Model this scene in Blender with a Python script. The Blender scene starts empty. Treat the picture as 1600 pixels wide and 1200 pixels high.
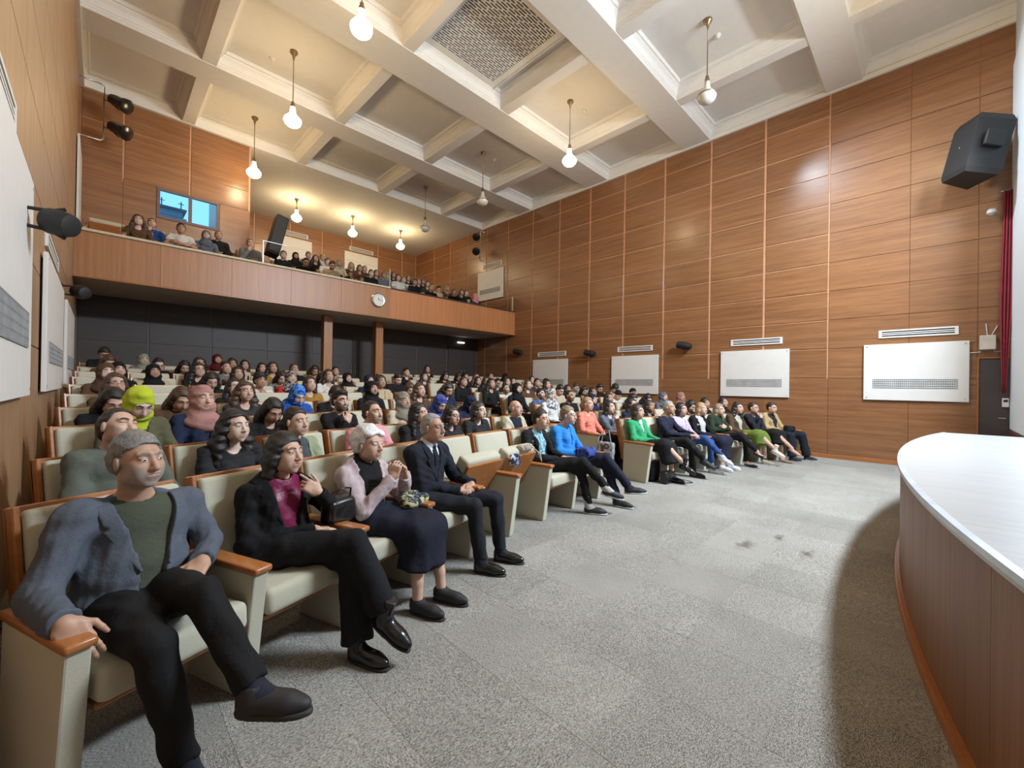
import bpy, bmesh, math, random
import numpy as np
from mathutils import Vector, Matrix, Euler

# ---------------------------------------------------------------- camera, sky, lights, exposure
scn = bpy.context.scene
COL = scn.collection
EYE = 1.5
_yaw, _pitch, _roll, _f = 0.790488, 0.004092, 0.01508, 650.4
_F = Vector((math.cos(_yaw) * math.cos(_pitch), math.sin(_yaw) * math.cos(_pitch), math.sin(_pitch)))
_R = Vector((math.sin(_yaw), -math.cos(_yaw), 0))
_U = _R.cross(_F)
_R2 = _R * math.cos(_roll) + _U * math.sin(_roll)
_U2 = _R2.cross(_F)
cam_data = bpy.data.cameras.new('camera')
cam_data.sensor_width = 36.0
cam_data.lens = 36.0 * _f / 1600.0
cam_data.clip_start = 0.05
cam = bpy.data.objects.new('camera', cam_data)
COL.objects.link(cam)
_m = Matrix((( _R2.x, _U2.x, -_F.x, 0), (_R2.y, _U2.y, -_F.y, 0), (_R2.z, _U2.z, -_F.z, EYE), (0, 0, 0, 1)))
cam.matrix_world = _m
scn.camera = cam

world = bpy.data.worlds.new('dusk_sky')
scn.world = world
world.use_nodes = True
world.node_tree.nodes['Background'].inputs[0].default_value = (0.22, 0.60, 1.0, 1)
world.node_tree.nodes['Background'].inputs[1].default_value = 1.15
vs = scn.view_settings
vs.view_transform = 'Standard'
vs.look = 'None'
vs.gamma = 1.0
vs.use_curve_mapping = False
vs.exposure = 0.4
scn.cycles.use_denoising = True
scn.cycles.max_bounces = 6
scn.cycles.diffuse_bounces = 4
scn.cycles.sample_clamp_indirect = 6.0


def area_light(name, loc, target, sx, sy, power, color, spread=math.pi):
    ld = bpy.data.lights.new(name, 'AREA')
    ld.shape = 'RECTANGLE'
    ld.size = sx
    ld.size_y = sy
    ld.energy = power
    ld.color = color
    ld.spread = spread
    lo = bpy.data.objects.new(name, ld)
    COL.objects.link(lo)
    lo.location = loc
    lo.rotation_euler = (Vector(target) - Vector(loc)).to_track_quat('-Z', 'Y').to_euler()
    return lo


# cool white floodlights over the stage, the warm pendants carry their own light further down
area_light('stage_floodlight', (7.0, -1.9, 6.6), (6.4, 4.4, 0.4), 3.0, 0.5, 830, (0.78, 0.89, 1.0), 2.75)
area_light('stage_floodlight', (10.2, -2.6, 4.6), (9.0, 6.0, 8.0), 0.8, 0.3, 110, (0.72, 0.85, 1.0))
area_light('pier_fill_light', (8.3, 2.6, 7.9), (11.2, -1.0, 3.6), 0.5, 0.3, 60, (0.74, 0.87, 1.0), 1.5)  # added fill with no fixture, brightens the white pier and the wall beside it
LAMP_W = 48.0        # emission strength of a lit pendant globe
# ---------------------------------------------------------------- helpers
rnd = random.Random(7)


def srgb(r, g, b):
    def c(v):
        v /= 255.0
        return v / 12.92 if v <= 0.04045 else ((v + 0.055) / 1.055) ** 2.4
    return (c(r), c(g), c(b), 1.0)


class MB:
    """collects boxes, tubes, lathes... and links them as one mesh object"""
    def __init__(s):
        s.v = []
        s.f = []

    def add(s, vs_, fs_):
        n = len(s.v)
        s.v += [tuple(v) for v in vs_]
        s.f += [tuple(i + n for i in f) for f in fs_]
        return s

    def box(s, x0, x1, y0, y1, z0, z1, M=None):
        vs_ = [Vector((x, y, z)) for z in (z0, z1) for y in (y0, y1) for x in (x0, x1)]
        if M is not None:
            vs_ = [M @ v for v in vs_]
        return s.add(vs_, [(0, 2, 3, 1), (4, 5, 7, 6), (0, 1, 5, 4), (2, 6, 7, 3), (0, 4, 6, 2), (1, 3, 7, 5)])

    def rbox(s, x0, x1, y0, y1, z0, z1, r, seg=3, M=None):
        bm = bmesh.new()
        vs_ = [bm.verts.new((x, y, z)) for z in (z0, z1) for y in (y0, y1) for x in (x0, x1)]
        for f in [(0, 2, 3, 1), (4, 5, 7, 6), (0, 1, 5, 4), (2, 6, 7, 3), (0, 4, 6, 2), (1, 3, 7, 5)]:
            bm.faces.new([vs_[i] for i in f])
        bmesh.ops.bevel(bm, geom=list(bm.edges), offset=r, segments=seg, profile=0.5, affect='EDGES')
        bm.verts.index_update()
        vv = [v.co.copy() for v in bm.verts]
        if M is not None:
            vv = [M @ v for v in vv]
        ff = [[v.index for v in f.verts] for f in bm.faces]
        bm.free()
        return s.add(vv, ff)

    def tube(s, pts, r, n=8, cap=True):
        pts = [Vector(p) for p in pts]
        rs = r if isinstance(r, (list, tuple)) else [r] * len(pts)
        vs_, fs_ = [], []
        up = Vector((0, 0, 1))
        for i, p in enumerate(pts):
            d = (pts[min(i + 1, len(pts) - 1)] - pts[max(i - 1, 0)]).normalized()
            a = d.cross(up)
            if a.length < 1e-3:
                a = d.cross(Vector((1, 0, 0)))
            a.normalize()
            b = d.cross(a)
            for k in range(n):
                t = 2 * math.pi * k / n
                vs_.append(p + (a * math.cos(t) + b * math.sin(t)) * rs[i])
        for i in range(len(pts) - 1):
            for k in range(n):
                fs_.append((i * n + k, i * n + (k + 1) % n, (i + 1) * n + (k + 1) % n, (i + 1) * n + k))
        if cap:
            fs_.append(tuple(range(n)))
            fs_.append(tuple(reversed(range((len(pts) - 1) * n, len(pts) * n))))
        return s.add(vs_, fs_)

    def lathe(s, prof, n=16, M=None, caps=True):
        """prof: list of (r, z) from top to bottom"""
        vs_, fs_ = [], []
        for r, z in prof:
            for k in range(n):
                t = 2 * math.pi * k / n
                v = Vector((r * math.cos(t), r * math.sin(t), z))
                vs_.append(M @ v if M is not None else v)
        for i in range(len(prof) - 1):
            for k in range(n):
                fs_.append((i * n + k, (i + 1) * n + k, (i + 1) * n + (k + 1) % n, i * n + (k + 1) % n))
        if caps:
            fs_.append(tuple(range(n)))
            fs_.append(tuple(reversed(range((len(prof) - 1) * n, len(prof) * n))))
        return s.add(vs_, fs_)

    def mesh(s, name, mat=None, smooth=False):
        me = bpy.data.meshes.new(name)
        me.from_pydata(s.v, [], s.f)
        if mat:
            me.materials.append(mat)
        if smooth:
            me.polygons.foreach_set('use_smooth', [True] * len(me.polygons))
            if smooth == 'auto':
                try:
                    me.set_sharp_from_angle(angle=math.radians(38))
                except Exception:
                    pass
        me.update()
        return me

    def build(s, name, mat=None, parent=None, smooth=False, loc=None, rot=None):
        return place(s.mesh(name, mat, smooth), name, parent, loc, rot)


def place(me, name, parent=None, loc=None, rot=None, mat=None):
    o = bpy.data.objects.new(name, me)
    COL.objects.link(o)
    if parent is not None:
        o.parent = parent
    if loc is not None:
        o.location = loc
    if rot is not None:
        o.rotation_euler = rot
    if mat is not None:
        o.material_slots[0].link = 'OBJECT'
        o.material_slots[0].material = mat
    return o


def tag(o, label=None, cat=None, group=None, kind=None):
    if label:
        o['label'] = label
    if cat:
        o['category'] = cat
    if group:
        o['group'] = group
    if kind:
        o['kind'] = kind
    return o


def empty(name, loc=(0, 0, 0), rz=0.0):
    o = bpy.data.objects.new(name, None)
    o.empty_display_size = 0.1
    COL.objects.link(o)
    o.location = loc
    o.rotation_euler = (0, 0, rz)
    return o


ORD = ['front', 'second', 'third', 'fourth', 'fifth', 'sixth', 'seventh', 'eighth', 'ninth', 'tenth', 'eleventh', 'twelfth',
       'thirteenth', 'fourteenth', 'fifteenth']
NTH = ['first'] + ORD[1:]

# ---------------------------------------------------------------- materials
_mats = {}


def nodes_of(name):
    m = bpy.data.materials.new(name)
    m.use_nodes = True
    nt = m.node_tree
    b = nt.nodes['Principled BSDF']
    return m, nt, b


def N(nt, t, **kw):
    n = nt.nodes.new(t)
    for k, v in kw.items():
        setattr(n, k, v)
    return n


def mix_rgb(nt, fac, a, b, mode='MIX'):
    n = nt.nodes.new('ShaderNodeMix')
    n.data_type = 'RGBA'
    n.blend_type = mode
    for sock, val in ((n.inputs[0], fac), (n.inputs[6], a), (n.inputs[7], b)):
        if hasattr(val, 'links'):
            nt.links.new(val, sock)
        else:
            sock.default_value = val
    return n.outputs[2]


def noise(nt, vec, scale=5, detail=3, rough=0.5):
    n = N(nt, 'ShaderNodeTexNoise')
    n.inputs['Scale'].default_value = scale
    n.inputs['Detail'].default_value = detail
    n.inputs['Roughness'].default_value = rough
    if vec is not None:
        nt.links.new(vec, n.inputs['Vector'])
    return n.outputs['Fac']


def mapped(nt, src, scale):
    mp = N(nt, 'ShaderNodeMapping')
    mp.inputs['Scale'].default_value = scale
    nt.links.new(src, mp.inputs['Vector'])
    return mp.outputs['Vector']


def ramp(nt, fac, stops):
    r = N(nt, 'ShaderNodeValToRGB')
    e = r.color_ramp.elements
    while len(e) < len(stops):
        e.new(0.5)
    for i, (p, c) in enumerate(stops):
        e[i].position = p
        e[i].color = c if len(c) == 4 else (*c, 1)
    nt.links.new(fac, r.inputs['Fac'])
    return r.outputs['Color']


def bump(nt, b, h, strength=0.3, dist=0.01):
    n = N(nt, 'ShaderNodeBump')
    n.inputs['Strength'].default_value = strength
    n.inputs['Distance'].default_value = dist
    nt.links.new(h, n.inputs['Height'])
    nt.links.new(n.outputs['Normal'], b.inputs['Normal'])


def mat_plain(name, col, rough=0.6, metal=0.0, spec=None, var=0.06):
    if name in _mats:
        return _mats[name]
    m, nt, b = nodes_of(name)
    tc = N(nt, 'ShaderNodeTexCoord')
    f = noise(nt, tc.outputs['Object'], 6, 4)
    dark = tuple(c * (1 - var * 2) for c in col[:3]) + (1,)
    lite = tuple(min(1, c * (1 + var * 2)) for c in col[:3]) + (1,)
    c = ramp(nt, f, [(0.3, dark), (0.7, lite)])
    nt.links.new(c, b.inputs['Base Color'])
    b.inputs['Roughness'].default_value = rough
    b.inputs['Metallic'].default_value = metal
    if spec is not None:
        b.inputs['Specular IOR Level'].default_value = spec
    _mats[name] = m
    return m


def mat_wood(name, dark, lite, axis='y', rough=0.42, fine=1.0, world_space=True, spec=0.5, coat=0.0):
    """veneer with its grain along one axis"""
    if name in _mats:
        return _mats[name]
    m, nt, b = nodes_of(name)
    if world_space:
        g = N(nt, 'ShaderNodeNewGeometry')
        src = g.outputs['Position']
    else:
        src = N(nt, 'ShaderNodeTexCoord').outputs['Object']
    lo, hi = 0.55 * fine, 16.0 * fine
    sc = {'x': (lo, hi, hi), 'y': (hi, lo, hi), 'z': (hi, hi, lo)}[axis]
    v = mapped(nt, src, sc)
    f1 = noise(nt, v, 1.0, 5, 0.62)
    v2 = mapped(nt, src, tuple(q * 5 for q in sc))
    f2 = noise(nt, v2, 1.0, 3, 0.6)
    oi = N(nt, 'ShaderNodeObjectInfo')
    c1 = ramp(nt, f1, [(0.32, dark), (0.68, lite)])
    c2 = mix_rgb(nt, 0.35, c1, ramp(nt, f2, [(0.35, dark), (0.65, lite)]))
    v3 = ramp(nt, oi.outputs['Random'], [(0.0, (0.93, 0.93, 0.93)), (1.0, (1.05, 1.05, 1.05))])
    c3 = mix_rgb(nt, 1.0, c2, v3, 'MULTIPLY')
    nt.links.new(c3, b.inputs['Base Color'])
    b.inputs['Roughness'].default_value = rough
    b.inputs['Specular IOR Level'].default_value = spec
    b.inputs['Coat Weight'].default_value = coat
    b.inputs['Coat Roughness'].default_value = 0.22
    bump(nt, b, f1, 0.10, 0.003)
    _mats[name] = m
    return m


def mat_emit(name, col, strength):
    m, nt, b = nodes_of(name)
    b.inputs['Base Color'].default_value = col
    b.inputs['Emission Color'].default_value = col
    b.inputs['Emission Strength'].default_value = strength
    return m


WOOD_Y = mat_wood('veneer_walls', (0.165, 0.067, 0.026, 1), (0.335, 0.152, 0.062, 1), 'y', rough=0.36, coat=0.35)
WOOD_L = mat_wood('veneer_left_wall', (0.26, 0.145, 0.072, 1), (0.44, 0.265, 0.145, 1), 'z')  # lighter tone puts the strong grazing light on this wall into the colour
WOOD_X = mat_wood('veneer_end_walls', (0.19, 0.078, 0.030, 1), (0.36, 0.165, 0.066, 1), 'x', rough=0.36, coat=0.3)
WOOD_Z = mat_wood('veneer_vertical', (0.29, 0.118, 0.040, 1), (0.45, 0.205, 0.074, 1), 'z', rough=0.38)
WOOD_STAGE = mat_wood('veneer_stage', (0.150, 0.064, 0.026, 1), (0.27, 0.122, 0.052, 1), 'z', rough=0.45, spec=0.3)
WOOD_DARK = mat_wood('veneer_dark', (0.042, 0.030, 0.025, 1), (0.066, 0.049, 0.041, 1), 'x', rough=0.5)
WOOD_SEAM = mat_plain('groove_strip', (0.62, 0.33, 0.19, 1), 0.5)
WOOD_SEAM_D = mat_plain('groove_strip_dark', (0.13, 0.11, 0.10, 1), 0.6)
WOOD_ARM = mat_wood('armrest_wood', (0.27, 0.095, 0.026, 1), (0.42, 0.16, 0.05, 1), 'y', rough=0.3, fine=2.0)
PLASTER = mat_plain('ceiling_plaster', (0.74, 0.705, 0.65, 1), 0.8, var=0.01)
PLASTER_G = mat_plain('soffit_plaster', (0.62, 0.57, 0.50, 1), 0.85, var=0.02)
PLASTER_W = mat_plain('white_wall_plaster', (0.70, 0.80, 0.88, 1), 0.7, var=0.01)
BOARD = mat_plain('white_board', (0.71, 0.69, 0.655, 1), 0.55, var=0.01)
GREYLINE = mat_plain('grille_bars', (0.30, 0.30, 0.30, 1), 0.6)
BLACK = mat_plain('matt_black', (0.012, 0.012, 0.013, 1), 0.55)
BLACKGLOSS = mat_plain('black_gloss', (0.010, 0.010, 0.011, 1), 0.22)
BRASS = mat_plain('aged_brass', (0.30, 0.22, 0.12, 1), 0.35, 0.8)
STEEL = mat_plain('steel', (0.55, 0.55, 0.54, 1), 0.3, 0.9)
CREAM_CAP = mat_plain('cream_ledge', (0.56, 0.48, 0.34, 1), 0.5)


def mat_upholstery():
    m, nt, b = nodes_of('cream_upholstery')
    tc = N(nt, 'ShaderNodeTexCoord')
    f = noise(nt, tc.outputs['Object'], 260, 2)
    f2 = noise(nt, tc.outputs['Object'], 5, 3)
    c = mix_rgb(nt, 0.5, ramp(nt, f, [(0.3, (0.385, 0.365, 0.275)), (0.7, (0.53, 0.505, 0.40))]),
                ramp(nt, f2, [(0.3, (0.415, 0.40, 0.305)), (0.7, (0.49, 0.47, 0.37))]))
    nt.links.new(c, b.inputs['Base Color'])
    b.inputs['Roughness'].default_value = 0.9
    b.inputs['Sheen Weight'].default_value = 0.15
    bump(nt, b, f, 0.25, 0.002)
    return m


CREAM = mat_upholstery()


def mat_carpet(name, a, b_, streak):
    m, nt, b = nodes_of(name)
    tc = N(nt, 'ShaderNodeTexCoord')
    oi = N(nt, 'ShaderNodeObjectInfo')
    off = N(nt, 'ShaderNodeVectorMath', operation='ADD')
    nt.links.new(tc.outputs['Object'], off.inputs[0])
    sc = N(nt, 'ShaderNodeVectorMath', operation='SCALE')
    sc.inputs[0].default_value = (37, 19, 5)
    nt.links.new(oi.outputs['Random'], sc.inputs['Scale'])
    nt.links.new(sc.outputs[0], off.inputs[1])
    v = mapped(nt, off.outputs[0], streak)
    f = noise(nt, v, 1.0, 4, 0.75)
    g = N(nt, 'ShaderNodeNewGeometry')
    f2 = noise(nt, g.outputs['Position'], 1.3, 4, 0.6)
    c = ramp(nt, f, [(0.40, a), (0.60, b_)])
    c = mix_rgb(nt, 1.0, c, ramp(nt, f2, [(0.3, (0.82, 0.82, 0.82)), (0.7, (1.05, 1.05, 1.05))]), 'MULTIPLY')
    c = mix_rgb(nt, 1.0, c, ramp(nt, oi.outputs['Random'], [(0, (0.90, 0.90, 0.90)), (1, (1.05, 1.05, 1.05))]), 'MULTIPLY')
    # two worn smudges left by feet near the middle of the floor
    for (sx, sy, rx, ry) in ((4.45, 1.26, 0.42, 0.15), (4.9, 1.08, 0.30, 0.10), (4.62, 0.80, 0.30, 0.12)):
        d = N(nt, 'ShaderNodeVectorMath', operation='SUBTRACT')
        nt.links.new(g.outputs['Position'], d.inputs[0])
        d.inputs[1].default_value = (sx, sy, 0)
        e = mapped(nt, d.outputs[0], (1 / rx, 1 / ry, 0))
        ln = N(nt, 'ShaderNodeVectorMath', operation='LENGTH')
        nt.links.new(e, ln.inputs[0])
        ad = N(nt, 'ShaderNodeMath', operation='ADD')
        nt.links.new(ln.outputs['Value'], ad.inputs[0])
        nt.links.new(noise(nt, g.outputs['Position'], 14, 3), ad.inputs[1])
        c = mix_rgb(nt, 1.0, c, ramp(nt, ad.outputs[0], [(0.55, (0.45, 0.43, 0.40)), (1.0, (1, 1, 1))]), 'MULTIPLY')
    nt.links.new(c, b.inputs['Base Color'])
    b.inputs['Roughness'].default_value = 0.97
    b.inputs['Specular IOR Level'].default_value = 0.1
    bump(nt, b, f, 0.5, 0.005)
    return m


CARPET = mat_carpet('grey_carpet', (0.080, 0.074, 0.063), (0.53, 0.51, 0.465), (95, 400, 60))
# ---------------------------------------------------------------- the room
XL, XR = -0.40, 11.54          # side walls
YF, YB, YU = -1.0, 13.8, 18.87  # front wall, back wall below the balcony, back wall above it
YBOOTH = 13.66
ZS, ZC = 8.15, 8.50            # beam soffits, coffer tops
CX, CY, R0, DR, NROW = 5.45, -11.22, 14.3, 0.95, 10
RISES = [0, 0.06, 0.165, 0.265, 0.365, 0.46, 0.56, 0.655, 0.75, 0.85, 0.95]
_panel_mesh = {}


def S(name, o):
    o['kind'] = 'structure'
    return o


def panel(parent, mat, normal, a0, a1, z0, z1, at, th=0.018, name='panel'):
    """one veneer panel; normal 'x-','x+' (wall across x) or 'y-' ; a = y or x range"""
    w, h = round(a1 - a0, 3), round(z1 - z0, 3)
    key = (normal, w, h, mat.name, th)
    if key not in _panel_mesh:
        c = 0.003
        vs_ = []
        for (dz, e) in ((0, 0), (th - c, 0), (th, c)):
            vs_ += [(-w / 2 + e, dz, -h / 2 + e), (w / 2 - e, dz, -h / 2 + e), (w / 2 - e, dz, h / 2 - e), (-w / 2 + e, dz, h / 2 - e)]
        fs_ = [(8, 9, 10, 11)]
        for L in (0, 4):
            for k in range(4):
                fs_.append((L + k, L + (k + 1) % 4, L + 4 + (k + 1) % 4, L + 4 + k))
        if normal == 'y-':
            vv = [(x, -d, z) for x, d, z in vs_]
            ff = fs_
        elif normal == 'y+':
            vv = [(x, d, z) for x, d, z in vs_]
            ff = [tuple(reversed(f)) for f in fs_]
        elif normal == 'x-':
            vv = [(-d, x, z) for x, d, z in vs_]
            ff = [tuple(reversed(f)) for f in fs_]
        else:
            vv = [(d, x, z) for x, d, z in vs_]
            ff = fs_
        me = bpy.data.meshes.new(name)
        me.from_pydata(vv, [], ff)
        me.materials.append(mat)
        _panel_mesh[key] = me
    am, zm = (a0 + a1) / 2, (z0 + z1) / 2
    loc = (am, at, zm) if normal[0] == 'y' else (at, am, zm)
    return place(_panel_mesh[key], name, parent, loc)


ZP = [1.77, 2.43, 3.07, 3.71, 4.35, 5.0, 5.66, 6.32, 6.99, 7.65, 8.15]
YP = [1.64, 2.92, 4.20, 5.48, 6.78, 8.06, 9.36, 10.65, 12.0, 13.3, 14.6, 15.9, 17.2, 18.87]
# right wall: a pale backing seen in the grooves, every veneer panel a part
wr = S('w', MB().box(XR + 0.018, XR + 0.2, YF, YU + 0.2, -0.1, 8.6).build('wall_right', WOOD_SEAM))
for i in range(len(YP) - 1):
    for j in range(len(ZP) - 1):
        panel(wr, WOOD_Y, 'x-', YP[i] + 0.028, YP[i + 1] - 0.028, ZP[j] + 0.013, ZP[j + 1] - 0.013, XR + 0.018)
    panel(wr, WOOD_Y, 'x-', YP[i] + 0.002, YP[i + 1] - 0.002, 0.0, 1.765, XR + 0.018)
for (a, b) in ((-0.58, 0.34), (0.34, 1.64)):
    for j in range(len(ZP) - 1):
        panel(wr, WOOD_Y, 'x-', a + 0.002, b - 0.002, ZP[j] + 0.003, ZP[j + 1] - 0.003, XR + 0.018)
    panel(wr, WOOD_Y, 'x-', a + 0.002, b - 0.002, 0.0, 1.768, XR + 0.018)
for j in range(1, len(ZP) - 1):
    panel(wr, WOOD_Y, 'x-', -1.0, -0.584, ZP[j] + 0.003, ZP[j + 1] - 0.003, XR + 0.018)
panel(wr, WOOD_Y, 'x-', -1.0, -0.584, 2.16, 2.427, XR + 0.018)
S('b', MB().rbox(XR - 0.02, XR + 0.005, -0.56, YB, 0.0, 0.085, 0.006, 2).build('baseboard_right', WOOD_ARM))
# left wall, same panelling with hairline joints
wl = S('w', MB().box(XL - 0.2, XL - 0.018, -7.2, YBOOTH + 0.2, -0.1, 8.6).build('wall_left', WOOD_SEAM))
YL = [-7.0, -5.72, -4.44, -3.16, -1.88, -0.6, 0.66, 1.92, 3.2, 4.48, 5.76, 7.04, 8.32, 9.6, 10.88, 12.16, 13.64]
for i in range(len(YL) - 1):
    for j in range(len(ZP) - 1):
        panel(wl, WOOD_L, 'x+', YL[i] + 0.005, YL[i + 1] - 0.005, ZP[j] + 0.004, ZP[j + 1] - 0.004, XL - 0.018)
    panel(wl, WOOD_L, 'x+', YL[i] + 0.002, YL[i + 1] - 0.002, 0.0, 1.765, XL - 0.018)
S('b', MB().rbox(XL - 0.005, XL + 0.02, -1, YB, 0.0, 0.085, 0.006, 2).build('baseboard_left', WOOD_ARM))

# back wall under the balcony (dark veneer), with two doors
wb = S('w', MB().box(XL - 0.2, XR + 0.2, YB + 0.018, YB + 0.2, -0.1, 3.9).build('wall_back_lower', WOOD_SEAM_D))
for xs_ in ([XL, 0.85, 2.14, 3.47, 4.74, 5.28], [6.82, 7.2, 8.55, 9.95], [11.44, XR]):
    for i in range(len(xs_) - 1):
        for (a, b) in ((0, 1.6), (1.6, 2.42), (2.42, 3.1), (3.1, 3.7)):
            panel(wb, WOOD_DARK, 'y-', xs_[i] + 0.018, xs_[i + 1] - 0.018, a + 0.006, b - 0.006, YB + 0.018)
panel(wb, WOOD_DARK, 'y-', 5.29, 6.81, 3.2, 3.69, YB + 0.018)
panel(wb, WOOD_DARK, 'y-', 9.96, 11.43, 3.1, 3.69, YB + 0.018)
for n, (a, b, h) in enumerate(((5.30, 6.80, 3.18), (9.98, 11.42, 3.08))):
    d = S('d', MB().box(a, b, YB - 0.01, YB + 0.02, 0.9, h).build('door_%d' % (n + 1), WOOD_DARK))
    MB().box(a, a + 0.08, YB - 0.04, YB - 0.01, 0.9, h).box(b - 0.08, b, YB - 0.04, YB - 0.01, 0.9, h).box(a + 0.08, b - 0.08, YB - 0.04, YB - 0.01, h - 0.08, h).build('door_frame', WOOD_DARK, d)
    for k in (0, 1):
        x0 = a + 0.09 + k * (b - a - 0.17) / 2
        lf = MB().rbox(x0, x0 + (b - a - 0.19) / 2, YB - 0.03, YB - 0.012, 0.92, h - 0.09, 0.004, 1).build('door_leaf', WOOD_DARK, d)
        hx = x0 + (0.07 if k else (b - a - 0.19) / 2 - 0.07)
        MB().tube([(hx, YB - 0.035, 1.85), (hx, YB - 0.08, 1.85), (hx, YB - 0.08, 2.1), (hx, YB - 0.035, 2.1)], 0.01).build('door_handle', STEEL, lf)

# upper back walls: projection booth wall with its window, and the rear wall of the balcony
bz = [3.75, 6.25, 6.87, 7.50, 8.15]
bx = [XL, 0.33, 1.60, 2.94]
wu = S('w', MB().box(XL - 0.2, 0.95, YBOOTH + 0.018, YBOOTH + 0.16, 3.5, 8.6).box(2.24, 2.96, YBOOTH + 0.018, YBOOTH + 0.16, 3.5, 8.6)
       .box(0.95, 2.24, YBOOTH + 0.018, YBOOTH + 0.16, 3.5, 5.57).box(0.95, 2.24, YBOOTH + 0.018, YBOOTH + 0.16, 6.33, 8.6).build('wall_booth', WOOD_SEAM))
for i in range(3):
    for j in range(1, 4):
        lo = bz[j] + 0.008
        if j == 1 and i > 0:
            lo = 6.335
        panel(wu, WOOD_X, 'y-', bx[i] + 0.02, bx[i + 1] - 0.02, lo, bz[j + 1] - 0.008, YBOOTH + 0.018)
for (a, b, c, d) in ((XL, 0.33, 3.75, 5.0), (XL, 0.33, 5.0, 6.25), (0.33, 0.94, 3.75, 5.0), (0.33, 0.94, 5.0, 6.33), (0.94, 2.25, 3.75, 5.56), (2.25, 2.96, 3.75, 5.0), (2.25, 2.96, 5.0, 6.33)):
    panel(wu, WOOD_X, 'y-', a + 0.002, b - 0.002, c + 0.003, d - 0.003, YBOOTH + 0.018)
S('w', MB().box(2.96 - 0.15, 2.96, YBOOTH + 0.16, YU + 0.2, 3.5, 8.6).build('wall_balcony_side', WOOD_X))
win = S('w', MB().box(0.95, 2.24, YBOOTH - 0.02, YBOOTH + 0.06, 6.27, 6.33).box(0.95, 2.24, YBOOTH - 0.02, YBOOTH + 0.06, 5.57, 5.63)
        .box(0.95, 1.01, YBOOTH - 0.02, YBOOTH + 0.06, 5.63, 6.27).box(2.18, 2.24, YBOOTH - 0.02, YBOOTH + 0.06, 5.63, 6.27)
        .box(1.58, 1.65, YBOOTH - 0.015, YBOOTH + 0.06, 5.63, 6.27).build('window_1', mat_plain('window_frame_brown', (0.16, 0.10, 0.09, 1), 0.5)))
gm, gnt, gb = nodes_of('clear_glass')
gb.inputs['Transmission Weight'].default_value = 1.0
gb.inputs['Roughness'].default_value = 0.0
gb.inputs['IOR'].default_value = 1.02
gb.inputs['Base Color'].default_value = (0.97, 0.98, 0.98, 1)
GLASS = gm
for (a, b) in ((1.01, 1.58), (1.65, 2.18)):
    MB().box(a, b, YBOOTH + 0.018, YBOOTH + 0.024, 5.63, 6.27).build('window_pane', GLASS, win)
wv = S('w', MB().box(2.96, XR + 0.2, YU + 0.018, YU + 0.2, 3.5, 8.6).build('wall_back_upper', WOOD_SEAM))
ux = [2.96, 4.25, 5.55, 6.85, 8.15, 9.45, 10.75, 11.54]
for i in range(7):
    for (a, b) in ((3.75, 5.0), (5.0, 5.66), (5.66, 6.32), (6.32, 6.99), (6.99, 7.65), (7.65, 8.15)):
        panel(wv, WOOD_X, 'y-', ux[i] + 0.02, ux[i + 1] - 0.02, a + 0.008, b - 0.008, YU + 0.018)

# front wall: white plaster pier beside the stage opening, and the stage house that closes the room
wf = S('w', MB().box(9.4, XR + 0.2, YF - 0.25, YF, 0.83, 8.6).build('wall_front', PLASTER_W))
MB().rbox(9.45, XR - 0.03, YF - 0.01, YF + 0.03, 0.86, 7.35, 0.01, 2).build('plaster_panel', mat_plain('white_paint', (0.80, 0.88, 0.93, 1), 0.55, var=0.005), wf)
MB().rbox(9.4, XR, YF - 0.1, YF + 0.04, 0.0, 0.83, 0.006, 1).build('plinth', mat_plain('dark_red_plinth', (0.10, 0.035, 0.03, 1), 0.5), wf)
S('w', MB().box(XL - 0.2, 1.5, YF - 0.25, YF, 0.0, 8.6).build('wall_front', PLASTER_W))
S('w', MB().box(XL - 0.2, XR + 0.2, -7.2, -7.0, -0.1, 8.6).build('wall_stage_back', PLASTER_W))
S('w', MB().box(XR + 0.0, XR + 0.2, -7.2, YF - 0.25, -0.1, 8.6).build('wall_stage_side', PLASTER_W))
dr = S('d', MB().rbox(XR - 0.012, XR + 0.02, -0.97, -0.60, 0.0, 2.13, 0.004, 1).build('door_3', mat_plain('dark_door', (0.060, 0.045, 0.045, 1), 0.5)))
MB().box(XR - 0.03, XR + 0.0, -0.60, -0.575, 0, 2.155).box(XR - 0.03, XR + 0.0, -1.0, -0.60, 2.13, 2.155).build('door_frame', WOOD_ARM, dr)
MB().tube([(XR - 0.012, -0.92, 1.05), (XR - 0.06, -0.92, 1.05), (XR - 0.06, -0.84, 1.05)], 0.009).build('door_handle', STEEL, dr)

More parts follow.
